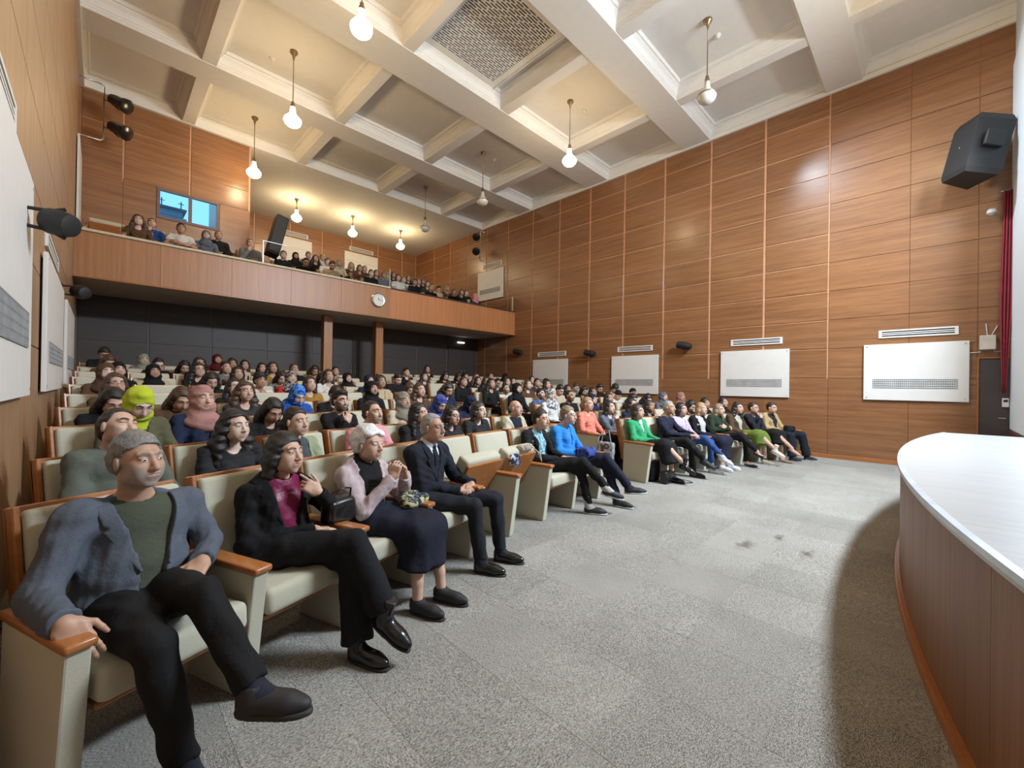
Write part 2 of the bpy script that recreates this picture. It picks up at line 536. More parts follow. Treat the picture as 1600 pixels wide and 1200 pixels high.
# ------------------------------------------------ ceiling with coffers
cl = S('c', MB().box(XL - 0.2, XR + 0.2, -7.2, 13.85, ZC, ZC + 0.15).box(2.85, XR + 0.2, 13.85, YU + 0.2, ZC, ZC + 0.15).build('ceiling', PLASTER))
BY = [(-2.05, -1.35), (1.10, 1.72), (4.23, 4.96), (7.39, 8.2), (10.72, 11.4), (13.62, 13.8)]
BX = [(1.41, 1.66), (4.15, 4.39), (6.78, 7.05), (9.40, 9.65)]
for (a, b) in BY:
    MB().box(XL - 0.1, XR + 0.1, a, b, ZS, ZC + 0.01).build('ceiling_beam', PLASTER, cl)
for (a, b) in BX:
    for k in range(len(BY) - 1):
        MB().box(a, b, BY[k][1] - 0.0, BY[k + 1][0] + 0.0, ZS + 0.012, ZC + 0.01).build('cross_beam', PLASTER, cl)
prof = [(0, ZS + 0.015), (0.012, ZS + 0.02), (0.012, ZS + 0.055), (0.03, ZS + 0.06), (0.03, ZS + 0.10), (0.05, ZS + 0.105), (0.065, ZS + 0.15), (0.10, ZS + 0.205),
        (0.16, ZS + 0.245), (0.175, ZS + 0.25), (0.175, ZS + 0.28), (0.23, ZS + 0.285), (0.23, ZS + 0.31), (0.26, ZS + 0.35)]
cells_x = [(XL, BX[0][0])] + [(BX[i][1], BX[i + 1][0]) for i in range(3)] + [(BX[3][1], XR)]
for (x0, x1) in cells_x:
    for k in range(len(BY) - 1):
        y0, y1 = BY[k][1], BY[k + 1][0]
        vs_, fs_ = [], []
        for (o_, z) in prof:
            o_ *= 0.62
            vs_ += [(x0 + o_, y0 + o_, z), (x1 - o_, y0 + o_, z), (x1 - o_, y1 - o_, z), (x0 + o_, y1 - o_, z)]
        for q in range(len(prof) - 1):
            for e in range(4):
                fs_.append((q * 4 + e, q * 4 + 4 + e, q * 4 + 4 + (e + 1) % 4, q * 4 + (e + 1) % 4))
        MB().add(vs_, fs_).build('coffer_moulding', PLASTER, cl)
# flat lower ceiling over the balcony recess
MB().box(2.9, XR + 0.1, 13.8, YU + 0.1, ZS, ZC + 0.01).build('balcony_ceiling', PLASTER_G if False else mat_plain('recess_plaster', (0.72, 0.69, 0.62, 1), 0.8, var=0.01), cl)
MB().box(XL - 0.1, XR + 0.1, 13.58, 13.62, ZS - 0.0, ZS + 0.1).build('cornice', PLASTER, cl)
for (ya, yb) in ((YF, 13.6),):
    MB().box(XR - 0.06, XR + 0.02, ya, yb, ZS - 0.03, ZS + 0.06).box(XL - 0.02, XL + 0.06, ya, yb, ZS - 0.03, ZS + 0.06).build('cornice', PLASTER, cl)
# slotted air grille in the middle coffer
gx0, gx1, gy0, gy1, gz = 4.62, 6.28, 5.25, 7.12, 8.43
MB().box(gx0 - 0.14, gx1 + 0.14, gy0 - 0.14, gy1 + 0.14, gz + 0.010, gz + 0.06).build('grille_backing', BLACK, cl)
m = MB()
m.box(gx0 - 0.15, gx1 + 0.15, gy0 - 0.15, gy0, gz, gz + 0.03).box(gx0 - 0.15, gx1 + 0.15, gy1, gy1 + 0.15, gz, gz + 0.03)
m.box(gx0 - 0.15, gx0, gy0, gy1, gz, gz + 0.03).box(gx1, gx1 + 0.15, gy0, gy1, gz, gz + 0.03)
m.box(gx0 - 0.16, gx1 + 0.16, gy0 - 0.17, gy0 - 0.15, gz - 0.02, gz + 0.03).box(gx0 - 0.16, gx1 + 0.16, gy1 + 0.15, gy1 + 0.17, gz - 0.02, gz + 0.03)
m.box(gx0 - 0.17, gx0 - 0.15, gy0 - 0.17, gy1 + 0.17, gz - 0.02, gz + 0.03).box(gx1 + 0.15, gx1 + 0.17, gy0 - 0.17, gy1 + 0.17, gz - 0.02, gz + 0.03)
m.build('grille_frame', PLASTER, cl)
m = MB()
NS = 36
sp = (gy1 - gy0) / NS
for i in range(NS + 1):
    y = gy0 + i * sp
    m.box(gx0, gx1, y - sp * 0.23, y + sp * 0.23, gz + 0.003, gz + 0.010)
for i in range(NS):
    y = gy0 + (i + 0.5) * sp
    x = gx0 + [0.10, 0.22, 0.05, 0.17][i % 4]
    while x < gx1:
        m.box(x - 0.017, x + 0.017, y - sp * 0.3, y + sp * 0.3, gz + 0.003, gz + 0.010)
        x += [0.20, 0.20, 0.30, 0.20][i % 4]
g = m.build('slotted_grille', PLASTER, cl)
g['kind'] = 'stuff'

# ------------------------------------------------ floor: base, carpet tiles, raked steps
fl = S('f', MB().box(XL - 0.2, XR + 0.2, -7.2, YB + 0.2, -0.1, -0.012).build('floor', mat_plain('floor_base', (0.08, 0.075, 0.065, 1), 0.95)))
T = 0.53
tm = MB()
c_, h_ = 0.0014, 0.012
vs_ = []
for (z, e) in ((-h_, 0), (-c_, 0), (0, c_)):
    q = T / 2 - e
    vs_ += [(-q, -q, z), (q, -q, z), (q, q, z), (-q, q, z)]
fs_ = [(8, 9, 10, 11)] + [(L + k, L + (k + 1) % 4, L + 4 + (k + 1) % 4, L + 4 + k) for L in (0, 4) for k in range(4)]
tile = tm.add(vs_, fs_).mesh('carpet_tile', CARPET)


def row_y(r, x):
    return CY + math.sqrt(max(0, r * r - (x - CX) ** 2))


for i in range(-4, 20):
    for j in range(-4, 6):
        x, y = 1.47 + (i + 0.5) * T, 0.495 + (j + 0.5) * T
        if x < XL - 0.1 or x > XR + 0.1:
            continue
        if y - T / 2 > row_y(R0 + 0.35, x) or y < -1.8:
            continue
        o = place(tile, 'carpet_tile', fl, (x, y, 0.0), (0, 0, (math.pi / 2) * ((i + j) % 2)))
# carpet under and behind the front row, then one raked step per row
nx = 24
xs = [XL - 0.02 + (XR - XL + 0.04) * k / nx for k in range(nx + 1)]


def sector(r0, r1, z0, z1):
    vs_, fs_ = [], []
    for x in xs:
        ya = row_y(r0, x)
        yb = min(row_y(r1, x), YB + 0.01) if r1 else YB + 0.01
        vs_ += [(x, ya, z0), (x, ya, z1), (x, yb, z1), (x, yb, z0)]
    for k in range(nx):
        for e in range(4):
            fs_.append((k * 4 + e, k * 4 + (e + 1) % 4, k * 4 + 4 + (e + 1) % 4, k * 4 + 4 + e))
    fs_ += [(0, 3, 2, 1), (nx * 4, nx * 4 + 1, nx * 4 + 2, nx * 4 + 3)]
    return MB().add(vs_, fs_)


STEP_R = R0 + DR - 0.18        # radius of the first riser: just in front of the second row
sector(R0 + 0.05, STEP_R + 0.05, -0.012, -0.002).build('carpet', CARPET, fl)
for k in range(1, NROW + 1):
    r = STEP_R + (k - 1) * DR
    st = sector(r, None if k == NROW else r + DR + 0.01, -0.01, RISES[k])
    o = st.build('raked_step', CARPET, fl)
    vs_, fs_ = [], []
    for x in xs:
        ya = row_y(r, x)
        vs_ += [(x, ya - 0.012, RISES[k] - 0.03), (x, ya - 0.012, RISES[k] + 0.006), (x, ya + 0.035, RISES[k] + 0.006)]
    for q in range(nx):
        for e in range(2):
            fs_.append((q * 3 + e, q * 3 + e + 1, q * 3 + 4 + e, q * 3 + 3 + e))
    MB().add(vs_, fs_).build('step_nosing', WOOD_ARM, o)

# ------------------------------------------------ balcony
BYF = 11.54
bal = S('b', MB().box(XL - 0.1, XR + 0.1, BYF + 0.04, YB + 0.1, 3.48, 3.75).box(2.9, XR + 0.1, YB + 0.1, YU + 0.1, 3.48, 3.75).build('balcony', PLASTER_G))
fx = [XL + 1.28 * k for k in range(10)] + [XR]
fx = [v for v in fx if v < XR - 0.2] + [XR]
fx = [v for v in fx if abs(v - 6.2) > 0.5] + [6.2]
fx.sort()
WOOD_F2 = mat_wood('veneer_fascia_right', (0.36, 0.135, 0.045, 1), (0.54, 0.22, 0.08, 1), 'z', rough=0.38)
for i in range(len(fx) - 1):
    panel(bal, WOOD_Z if fx[i] < 6.1 else WOOD_F2, 'y-', fx[i] + 0.0006, fx[i + 1] - 0.0006, 3.50, 4.37, BYF + 0.04, 0.03, 'fascia_panel')
MB().box(XL, XR, BYF + 0.04, BYF + 0.16, 3.75, 4.37).build('parapet', WOOD_X, bal)
MB().rbox(XL, XR, BYF - 0.01, BYF + 0.05, 3.465, 3.50, 0.008, 2).build('fascia_lip', WOOD_ARM, bal)
MB().rbox(XL, 6.2, BYF - 0.03, BYF + 0.22, 4.37, 4.425, 0.012, 2).build('ledge', CREAM_CAP, bal)
MB().rbox(6.2, XR, BYF - 0.02, BYF + 0.22, 4.37, 4.41, 0.012, 2).build('ledge', WOOD_DARK, bal)
for (a, b) in ((2.82, 6.19), (6.22, 8.85), (8.86, 11.44)):
    MB().box(a, b, BYF + 0.08, BYF + 0.09, 4.42, 4.98).build('glass_pane', GLASS, bal)
for x in (2.81, 6.205, 11.46):
    MB().rbox(x - 0.012, x + 0.012, BYF + 0.06, BYF + 0.11, 4.40, 4.99, 0.004, 1).build('glass_post', CREAM_CAP if x > 11 else STEEL, bal)
MB().rbox(2.81, 3.35, BYF + 0.075, BYF + 0.095, 4.975, 4.99, 0.004, 1).build('handrail', STEEL, bal)
BROW = [(12.25, 3.75), (13.15, 4.05), (14.05, 4.40), (14.95, 4.75), (15.85, 5.10), (16.75, 5.45)]
for k in range(1, 6):
    MB().box(2.96 if k > 1 else 2.96, XR, BROW[k][0] - 0.45, BROW[k][0] + 0.46 if k < 5 else YU, 3.74, BROW[k][1]).build('balcony_step', mat_plain('dark_carpet', (0.06, 0.055, 0.05, 1), 0.95), bal)
for x in (4.705, 6.305):
    o = S('c', MB().rbox(x - 0.125, x + 0.125, 12.38, 12.62, 0.80, 3.48, 0.01, 1).build('trim_%d' % (1 if x < 5 else 2), WOOD_Z))

# ------------------------------------------------ stage
SR, SCY, SH = 14.3, -14.1, 0.93
SX0, SX1 = 1.40, 8.50


def sy(x, r=SR):
    return SCY + math.sqrt(r * r - (x - CX) ** 2)


sn = 36
sxs = [SX0 + (SX1 - SX0) * k / sn for k in range(sn + 1)]
stg = S('s', MB().box(SX0 + 0.06, SX1 - 0.06, -7.0, -0.35, 0.0, SH - 0.05).box(XL, SX0 + 0.1, -7.0, -1.0, 0, SH - 0.05).box(SX1 - 0.1, XR, -7.0, -1.05, 0, SH - 0.12).build('stage', WOOD_STAGE))
STAGE_TOP = mat_wood('stage_laminate', (0.37, 0.37, 0.365, 1), (0.47, 0.475, 0.48, 1), 'y', rough=0.33, fine=1.2)


def curved(x0, x1, z0, z1, ro, ri, n):
    vs_, fs_ = [], []
    for k in range(n + 1):
        x = x0 + (x1 - x0) * k / n
        vs_ += [(x, sy(x, ro), z0), (x, sy(x, ro), z1), (x, sy(x, ri), z1), (x, sy(x, ri), z0)]
    for k in range(n):
        for e in range(4):
            fs_.append((k * 4 + e, k * 4 + 4 + e, k * 4 + 4 + (e + 1) % 4, k * 4 + (e + 1) % 4))
    fs_ += [(0, 1, 2, 3), (n * 4, n * 4 + 3, n * 4 + 2, n * 4 + 1)]
    return MB().add(vs_, fs_)


npan = 16
for k in range(npan):
    a = SX0 + (SX1 - SX0) * k / npan
    b = SX0 + (SX1 - SX0) * (k + 1) / npan
    curved(a + 0.0015, b - 0.0015, 0.0, SH - 0.045, SR, SR - 0.03, 4).build('stage_panel', WOOD_STAGE, stg)
curved(SX0, SX1, 0.0, 0.045, SR + 0.03, SR, 36).build('kick_moulding', WOOD_ARM, stg)
curved(SX0, SX1, 0.045, 0.07, SR + 0.016, SR, 36).build('kick_moulding', WOOD_ARM, stg)
top = [(x, sy(x, SR + 0.012), z) for z in (SH - 0.045, SH) for x in sxs]
n1 = len(sxs)
vt = top + [(SX1, -7.0, SH - 0.045), (SX0, -7.0, SH - 0.045), (SX1, -7.0, SH), (SX0, -7.0, SH)]
ft = [tuple(list(range(n1, 2 * n1)) + [2 * n1 + 2, 2 * n1 + 3])[::-1], tuple(list(range(0, n1)) + [2 * n1, 2 * n1 + 1])]
ft += [(k, k + 1, n1 + k + 1, n1 + k) for k in range(n1 - 1)]
ft += [(n1 - 1, 2 * n1, 2 * n1 + 2, 2 * n1 - 1), (0, n1, 2 * n1 + 3, 2 * n1 + 1)]
MB().add(vt, ft).build('stage_top', STAGE_TOP, stg)
curved(SX0, SX1, SH - 0.022, SH + 0.004, SR + 0.02, SR - 0.012, 36).build('edge_trim', mat_plain('pale_metal_edge', (0.55, 0.60, 0.66, 1), 0.35, 0.5), stg)
for sgn, x in ((1, SX1), (-1, SX0)):
    MB().box(min(x, x - sgn * 0.03), max(x, x - sgn * 0.03), -1.0, sy(x) , 0, SH - 0.045).build('stage_side', WOOD_STAGE, stg)
MB().box(XL, SX0, -7.0, -1.0, SH - 0.05, SH - 0.01).build('stage_wing', STAGE_TOP, stg)
MB().box(SX1, XR, -7.0, -1.06, SH - 0.12, SH - 0.1).build('stage_wing', STAGE_TOP, stg)

# ------------------------------------------------ building seen through the window
fb = empty('apartment_building', (2.0, 46.0, 0))
MB().box(-8, 3.2, 0, 8, -4, 15.6).build('wall', mat_plain('grey_render', (0.22, 0.22, 0.25, 1), 0.8), fb)
MB().box(1.4, 2.9, -0.4, 6, 15.6, 16.0).build('roof_house', mat_plain('grey_render2', (0.18, 0.18, 0.21, 1), 0.8), fb)
MB().box(1.2, 3.1, -0.9, 6.4, 16.0, 16.12).build('roof', mat_plain('roof_dark', (0.08, 0.08, 0.10, 1), 0.8), fb)
for x in (1.5, 2.8):
    MB().tube([(x, 0, 16.1), (x, 0, 17.0)], 0.04).tube([(x - 0.2, 0, 16.8), (x + 0.2, 0, 16.8)], 0.03).build('antenna', BLACK, fb)
tag(fb, 'grey building with a dark roof and antennas outside the balcony window', 'building')
# ---------------------------------------------------------------- pendant lamps
GLOBE_ON = mat_emit('lit_globe', (1.0, 0.76, 0.44, 1), LAMP_W)
GLOBE_OFF = mat_plain('milk_glass', (0.66, 0.63, 0.56, 1), 0.25)
rod_l = 1.0


def pendant(name, x, y, ztop, zglobe, lit, label):
    t = tag(empty(name, (x, y, ztop)), label, 'lamp', 'brass pendant lamps')
    d = zglobe - ztop
    MB().lathe([(0.075, 0.0), (0.08, -0.02), (0.07, -0.05), (0.035, -0.08), (0.018, -0.16), (0.010, -0.2)], 14).build('canopy', BRASS, t, smooth='auto')
    MB().tube([(0, 0, -0.15), (0, 0, d + 0.36)], 0.010).build('rod', BRASS, t, smooth=True)
    MB().lathe([(0.012, d + 0.42), (0.03, d + 0.40), (0.032, d + 0.36), (0.045, d + 0.34), (0.045, d + 0.28)], 14).build('socket', BRASS, t, smooth='auto')
    g = MB().lathe([(0.046, d + 0.29), (0.05, d + 0.22), (0.06, d + 0.17), (0.085, d + 0.125), (0.13, d + 0.085), (0.165, d + 0.035), (0.168, d + 0.0),
                    (0.15, d - 0.05), (0.11, d - 0.09), (0.06, d - 0.115), (0.01, d - 0.12)], 18)
    g.build('globe', GLOBE_ON if lit else GLOBE_OFF, t, smooth=True)
    if not lit:
        MB().lathe([(0.171, d + 0.045), (0.174, d + 0.035), (0.171, d + 0.022)], 18).build('globe_rim', BRASS, t, smooth=True)
    return t


LX, LY = (2.82, 8.10), (12.68, 9.56, 6.30, 3.05, -0.10)
LIT = {(0, 0), (0, 1), (0, 2), (0, 3), (0, 4), (1, 2), (1, 4)}
lab = {(0, 0): 'lit brass pendant lamp hanging just in front of the booth wall corner', (0, 1): 'lit brass pendant lamp, second from the booth wall on the left side',
       (0, 2): 'lit brass pendant lamp left of the slotted ceiling grille', (0, 3): 'lit brass pendant lamp high over the left front seats, above the picture',
       (0, 4): 'lit brass pendant lamp over the left edge of the stage, outside the picture', (1, 0): 'unlit brass pendant lamp near the balcony, farthest of the unlit ones',
       (1, 1): 'unlit brass pendant lamp hanging in front of the balcony, middle one of the unlit three', (1, 2): 'lit brass pendant lamp right of the slotted ceiling grille',
       (1, 3): 'unlit brass pendant lamp nearest the stage, under the striped shadows', (1, 4): 'lit pendant lamp at the top right edge of the picture'}
for i, x in enumerate(LX):
    for j, y in enumerate(LY):
        pendant('pendant_lamp', x, y, ZC, 7.02, (i, j) in LIT, lab[(i, j)])
for k, x in enumerate((4.98, 7.05, 9.16)):
    pendant('pendant_lamp', x, 16.25, ZS, 7.45, True, ['lit short pendant lamp over the balcony, left one, behind the tilted black loudspeaker',
            'lit short pendant lamp over the middle of the balcony', 'lit short pendant lamp over the balcony, right one'][k])


# smoke detectors
def detector(x, y, z, label):
    t = tag(empty('smoke_detector', (x, y, z)), label, 'detector', 'smoke detectors')
    MB().lathe([(0.06, 0), (0.06, -0.015), (0.045, -0.03)], 14).build('base', BOARD, t, smooth='auto')
    MB().lathe([(0.04, -0.03), (0.035, -0.06), (0.015, -0.07)], 12).build('sensor_head', BOARD, t, smooth='auto')


for (x, y, z, s) in ((2.55, 10.1, ZC, 'second lit pendant on the left'), (8.62, 6.25, ZC, 'lit pendant right of the grille'), (8.60, 9.6, ZC, 'unlit pendant in front of the balcony'),
                     (8.6, 3.05, ZC, 'unlit pendant nearest the stage'), (6.05, 16.3, ZS, 'left and middle balcony lamps'), (8.15, 16.3, ZS, 'middle and right balcony lamps')):
    detector(x, y, z, ('small white smoke detector between the ' if 'balcony lamps' in s else 'small white smoke detector beside the ') + s)


# ---------------------------------------------------------------- heater boards with grilles, air vents
def board(face, a0, a1, z0, z1, label, grille=True):
    """face: 'R' on the right wall (looks to -x), 'L' on the left wall, 'B' on the rear wall"""
    w, h = a1 - a0, z1 - z0
    am, zm = (a0 + a1) / 2, (z0 + z1) / 2
    loc, rz = {'R': ((XR - 0.004, am, zm), -math.pi / 2), 'L': ((XL + 0.004, am, zm), math.pi / 2), 'B': ((am, YU - 0.004, zm), 0)}[face]
    t = tag(empty('wall_board', loc, rz), label, 'board', 'white boards on the walls')
    MB().rbox(-w / 2, w / 2, -0.045, -0.012, -h / 2, h / 2, 0.004, 2).build('board_panel', BOARD, t)
    MB().box(-w / 2 + 0.05, w / 2 - 0.05, -0.012, 0.0, -h / 2 + 0.05, h / 2 - 0.05).build('batten', BLACK, t)
    for sx in (-1, 1):
        for sz in (-1, 1):
            MB().lathe([(0.012, 0.004), (0.010, -0.003)], 8, Matrix.Translation((sx * (w / 2 - 0.05), -0.046, sz * (h / 2 - 0.05))) @ Matrix.Rotation(math.pi / 2, 4, 'X')).build('screw', STEEL, t)
    if grille:
        gw, gz0, gz1 = w * 0.4, -h * 0.5 + h * 0.22, -h * 0.5 + h * 0.37
        MB().box(-gw, gw, -0.0465, -0.044, gz0, gz1).build('grille_recess', mat_plain('grille_grey', (0.60, 0.59, 0.57, 1), 0.6), t)
        m = MB()
        n = int(gw * 2 / 0.03)
        for i in range(n + 1):
            x = -gw + 2 * gw * i / n
            m.box(x - 0.0035, x + 0.0035, -0.052, -0.0465, gz0, gz1)
        for i in range(5):
            z = gz0 + (gz1 - gz0) * i / 4
            m.box(-gw, gw, -0.052, -0.0465, z - 0.005, z + 0.005)
        g = m.build('grille_bars', GREYLINE, t)
        g['kind'] = 'stuff'
    return t


board('R', -0.48, 1.03, 1.32, 2.47, 'white board with a slim grille on the right wall, nearest the stage')
board('R', 2.37, 3.89, 1.32, 2.47, 'white board with a slim grille on the right wall, second from the stage')
board('R', 5.60, 7.15, 1.32, 2.47, 'white board with a slim grille on the right wall, third from the stage')
board('R', 8.90, 10.52, 1.32, 2.47, 'white board with a slim grille on the right wall, nearest the balcony corner')
board('R', 12.22, 13.80, 5.08, 6.30, 'cream board high on the right wall above the balcony seats')
board('B', 4.80, 6.40, 6.38, 7.53, 'cream board on the rear balcony wall beside the black loudspeaker', False)
board('B', 7.82, 9.42, 6.38, 7.53, 'cream board on the rear balcony wall, right one of two', False)
board('L', 2.30, 4.50, 1.38, 2.88, 'large white board on the left wall nearest the camera')
board('L', 5.70, 8.10, 1.38, 2.66, 'white board on the left wall, second from the camera')
board('L', 8.90, 11.3, 1.38, 2.66, 'white board on the left wall farthest away, under the balcony')
board('L', 12.0, 13.4, 4.55, 6.4, 'tall cream board on the left wall above the balcony ledge', False)


def vent(face, a0, a1, z0, z1, label, slots=3):
    w, h = a1 - a0, z1 - z0
    am, zm = (a0 + a1) / 2, (z0 + z1) / 2
    loc, rz = {'R': ((XR, am, zm), -math.pi / 2), 'L': ((XL, am, zm), math.pi / 2), 'B': ((am, YU, zm), 0)}[face]
    t = tag(empty('air_vent', loc, rz), label, 'vent', 'slotted air vents on the walls')
    MB().box(-w / 2 + 0.01, w / 2 - 0.01, -0.006, 0, -h / 2 + 0.01, h / 2 - 0.01).build('duct_opening', BLACK, t)
    b = h * 0.18
    MB().box(-w / 2, w / 2, -0.022, 0, h / 2 - b, h / 2).box(-w / 2, w / 2, -0.022, 0, -h / 2, -h / 2 + b).box(-w / 2, -w / 2 + 0.05, -0.022, 0, -h / 2 + b, h / 2 - b)\
        .box(w / 2 - 0.05, w / 2, -0.022, 0, -h / 2 + b, h / 2 - b).build('vent_frame', BOARD, t)
    for k in range(slots - 1):
        z = -h / 2 + b + (h - 2 * b) * (k + 1) / slots
        MB().box(-w / 2 + 0.05, w / 2 - 0.05, -0.02, -0.004, z - h * 0.055, z + h * 0.055).build('slat', BOARD, t)
    return t


vent('R', -0.34, 0.80, 2.60, 2.76, 'white slotted air vent on the right wall, nearest the stage')
vent('R', 2.52, 3.66, 2.60, 2.76, 'white slotted air vent on the right wall, second from the stage')
vent('R', 5.80, 6.96, 2.60, 2.76, 'white slotted air vent on the right wall, third from the stage')
vent('R', 9.00, 10.3, 2.58, 2.74, 'white slotted air vent on the right wall, nearest the balcony corner')
vent('R', 12.35, 13.5, 6.42, 6.60, 'white slotted air vent high on the right wall above the balcony')
vent('B', 5.15, 6.25, 7.62, 7.80, 'white slotted air vent on the rear balcony wall, left one')
vent('B', 8.05, 9.20, 7.62, 7.80, 'white slotted air vent on the rear balcony wall, right one')
vent('L', 2.5, 3.9, 2.98, 3.14, 'slotted air vent on the left wall nearest the camera')
vent('L', 6.1, 7.6, 2.80, 2.96, 'slotted air vent on the left wall, second from the camera')


# ---------------------------------------------------------------- loudspeakers, spotlights
def wall_speaker(face, y, z, label, r=0.13, L=0.34, turn=0.5):
    sx = 1 if face == 'L' else -1
    x = XL if face == 'L' else XR
    t = tag(empty('wall_speaker', (x, y, z)), label, 'speaker', 'small black wall speakers')
    m = Matrix.Translation((sx * 0.19, 0, 0)) @ Matrix.Rotation(sx * turn, 4, 'Z') @ Matrix.Rotation(math.radians(12), 4, 'X') @ Matrix.Rotation(math.pi / 2, 4, 'X')
    MB().lathe([(r * 0.55, L * 0.5), (r * 0.85, L * 0.46), (r * 0.95, L * 0.3), (r, L * 0.1), (r, -L * 0.3), (r * 0.93, -L * 0.38)], 20, m).build('speaker_body', BLACK, t, smooth='auto')
    MB().lathe([(r * 0.93, -L * 0.37), (r * 0.85, -L * 0.41), (r * 0.5, -L * 0.45), (0.01, -L * 0.46)], 20, m).build('speaker_mesh', mat_plain('speaker_mesh', (0.03, 0.03, 0.03, 1), 0.7), t, smooth='auto')
    MB().rbox(min(0, sx * 0.02), max(0, sx * 0.02), -0.05, 0.05, -0.09, 0.09, 0.004, 1).tube([(sx * 0.01, 0, 0.06), (sx * 0.15, 0, 0.07), (sx * 0.22, 0, 0.1)], 0.012)\
        .tube([(sx * 0.01, 0, -0.05), (sx * 0.15, 0, -0.06), (sx * 0.22, 0, -0.1)], 0.012).build('bracket', BLACK, t)
    return t


wall_speaker('L', 4.15, 2.55, 'black round wall speaker on the left wall above the front board', 0.085, 0.17, 0.9)
wall_speaker('L', 8.4, 2.72, 'dark wall speaker on the left wall just below the balcony end', 0.09, 0.2, 0.6)
for y, z, s in ((4.81, 2.67, 'between the two boards nearest the stage'), (7.9, 2.60, 'between the second and third boards'), (11.2, 2.80, 'below the balcony end')):
    wall_speaker('R', y, z, 'black wall speaker on the right wall ' + s, 0.10, 0.42, -0.15)


def spot_bar(x, y, sx, label):
    t = tag(empty('spotlight_bar', (x, y, 7.45)), label, 'spotlight', 'black spotlights on wall brackets')
    w = -sx * (abs((XL if sx > 0 else XR) - x))
    MB().tube([(w, 0, 0.55), (-sx * 0.05, 0, 0.55), (0, 0, 0.5), (0, 0, -0.65), (-sx * 0.05, 0, -0.7), (w, 0, -0.7)], 0.018).build('bracket_pipe', STEEL, t, smooth=True)
    for k, z in enumerate((0.22, -0.38)):
        m = Matrix.Translation((sx * 0.26, -0.1, z)) @ Matrix.Rotation(sx * 0.9, 4, 'Z') @ Matrix.Rotation(math.radians(-65), 4, 'X')
        h = MB().lathe([(0.04, 0.22), (0.10, 0.2), (0.12, 0.12), (0.12, -0.02), (0.15, -0.08), (0.16, -0.16), (0.15, -0.165)], 18, m).build('lamp_head', BLACKGLOSS, t, smooth='auto')
        MB().lathe([(0.145, -0.155), (0.10, -0.15), (0.01, -0.15)], 18, m).build('lens', mat_plain('lens_glass', (0.25, 0.25, 0.27, 1), 0.1), h, smooth='auto')
        MB().tube([(0, 0, z), (sx * 0.10, 0, z), (sx * 0.24, -0.05, z + 0.16)], 0.012).tube([(sx * 0.10, 0, z), (sx * 0.24, -0.05, z - 0.14)], 0.012).build('yoke', BLACK, t)


spot_bar(-0.02, 12.9, 1, 'pair of black spotlights on a bent pipe at the top of the booth wall')
spot_bar(11.30, 13.45, -1, 'pair of black spotlights on a pipe high on the right wall near the balcony')

# big loudspeaker high on the right wall near the stage
t = tag(empty('loudspeaker', (10.85, -0.50, 5.75)), 'large black loudspeaker high on the right wall beside the stage', 'speaker')
M = Matrix.Rotation(math.radians(38), 4, 'Z') @ Matrix.Rotation(math.radians(14), 4, 'X')
m = MB()
pr = [(-0.34, -0.30), (0.34, -0.30), (0.27, 0.28), (-0.27, 0.28)]
zs_ = [(-0.60, 0.92), (-0.50, 1.0), (0.46, 1.0), (0.58, 0.86)]
M = M @ Matrix.Scale(0.88, 4)
vs_ = [M @ Vector((x * s, y * s, z)) for z, s in zs_ for x, y in pr]
fs_ = [(0, 3, 2, 1), (12, 13, 14, 15)] + [(L + k, L + (k + 1) % 4, L + 4 + (k + 1) % 4, L + 4 + k) for L in (0, 4, 8) for k in range(4)]
m.add(vs_, fs_).build('cabinet', BLACK, t)
MB().rbox(-0.31, 0.31, -0.325, -0.295, -0.5, 0.46, 0.012, 2, M).build('front_grille', mat_plain('speaker_mesh', (0.03, 0.03, 0.03, 1), 0.7), t)
for s_ in (-1, 1):
    MB().rbox(min(s_ * 0.33, s_ * 0.40), max(s_ * 0.33, s_ * 0.40), -0.16, 0.16, -0.12, 0.18, 0.02, 2, M).build('yoke', BLACK, t)
MB().tube([M @ Vector((0, 0.26, 0)), (0.45, 0.2, 0.0), (0.66, 0.1, 0.0)], 0.03).box(0.64, 0.68, 0.0, 0.2, -0.15, 0.15).build('wall_arm', STEEL, t)
t = tag(empty('dome_camera', (11.30, -0.72, 4.72)), 'small white dome camera on the right wall below the large loudspeaker', 'camera')
MB().lathe([(0.05, 0.07), (0.06, 0.05), (0.06, 0.0)], 14).build('housing', BOARD, t, smooth='auto')
MB().lathe([(0.055, 0.0), (0.05, -0.03), (0.03, -0.05), (0.005, -0.058)], 14).build('dome', mat_plain('lens_glass', (0.25, 0.25, 0.27, 1), 0.1), t, smooth=True)
MB().tube([(0, 0, 0.06), (0.1, 0, 0.08), (0.24, 0, 0.08)], 0.014).build('arm', BOARD, t)

# line loudspeaker standing on the balcony
t = tag(empty('column_loudspeaker', (3.28, 12.3, 3.75)), 'tall black column loudspeaker leaning forward behind the balcony glass', 'speaker')
M = Matrix.Translation((0, 0, 1.60)) @ Matrix.Rotation(math.radians(-6), 4, 'X') @ Matrix.Rotation(math.radians(14), 4, 'Y')
MB().rbox(-0.15, 0.15, -0.18, 0.16, -0.55, 0.58, 0.03, 3, M).build('cabinet', BLACK, t)
MB().rbox(-0.13, 0.13, -0.195, -0.175, -0.5, 0.53, 0.008, 1, M).build('front_grille', mat_plain('speaker_mesh', (0.03, 0.03, 0.03, 1), 0.7), t)
MB().tube([(0, 0, 1.1), (0, 0, 0.0)], 0.025).build('pole', BLACK, t)
for k in range(3):
    a = k * 2.094 + 0.4
    MB().tube([(0, 0, 0.45), (0.3 * math.cos(a), 0.3 * math.sin(a), 0.01)], 0.015).build('leg', BLACK, t)

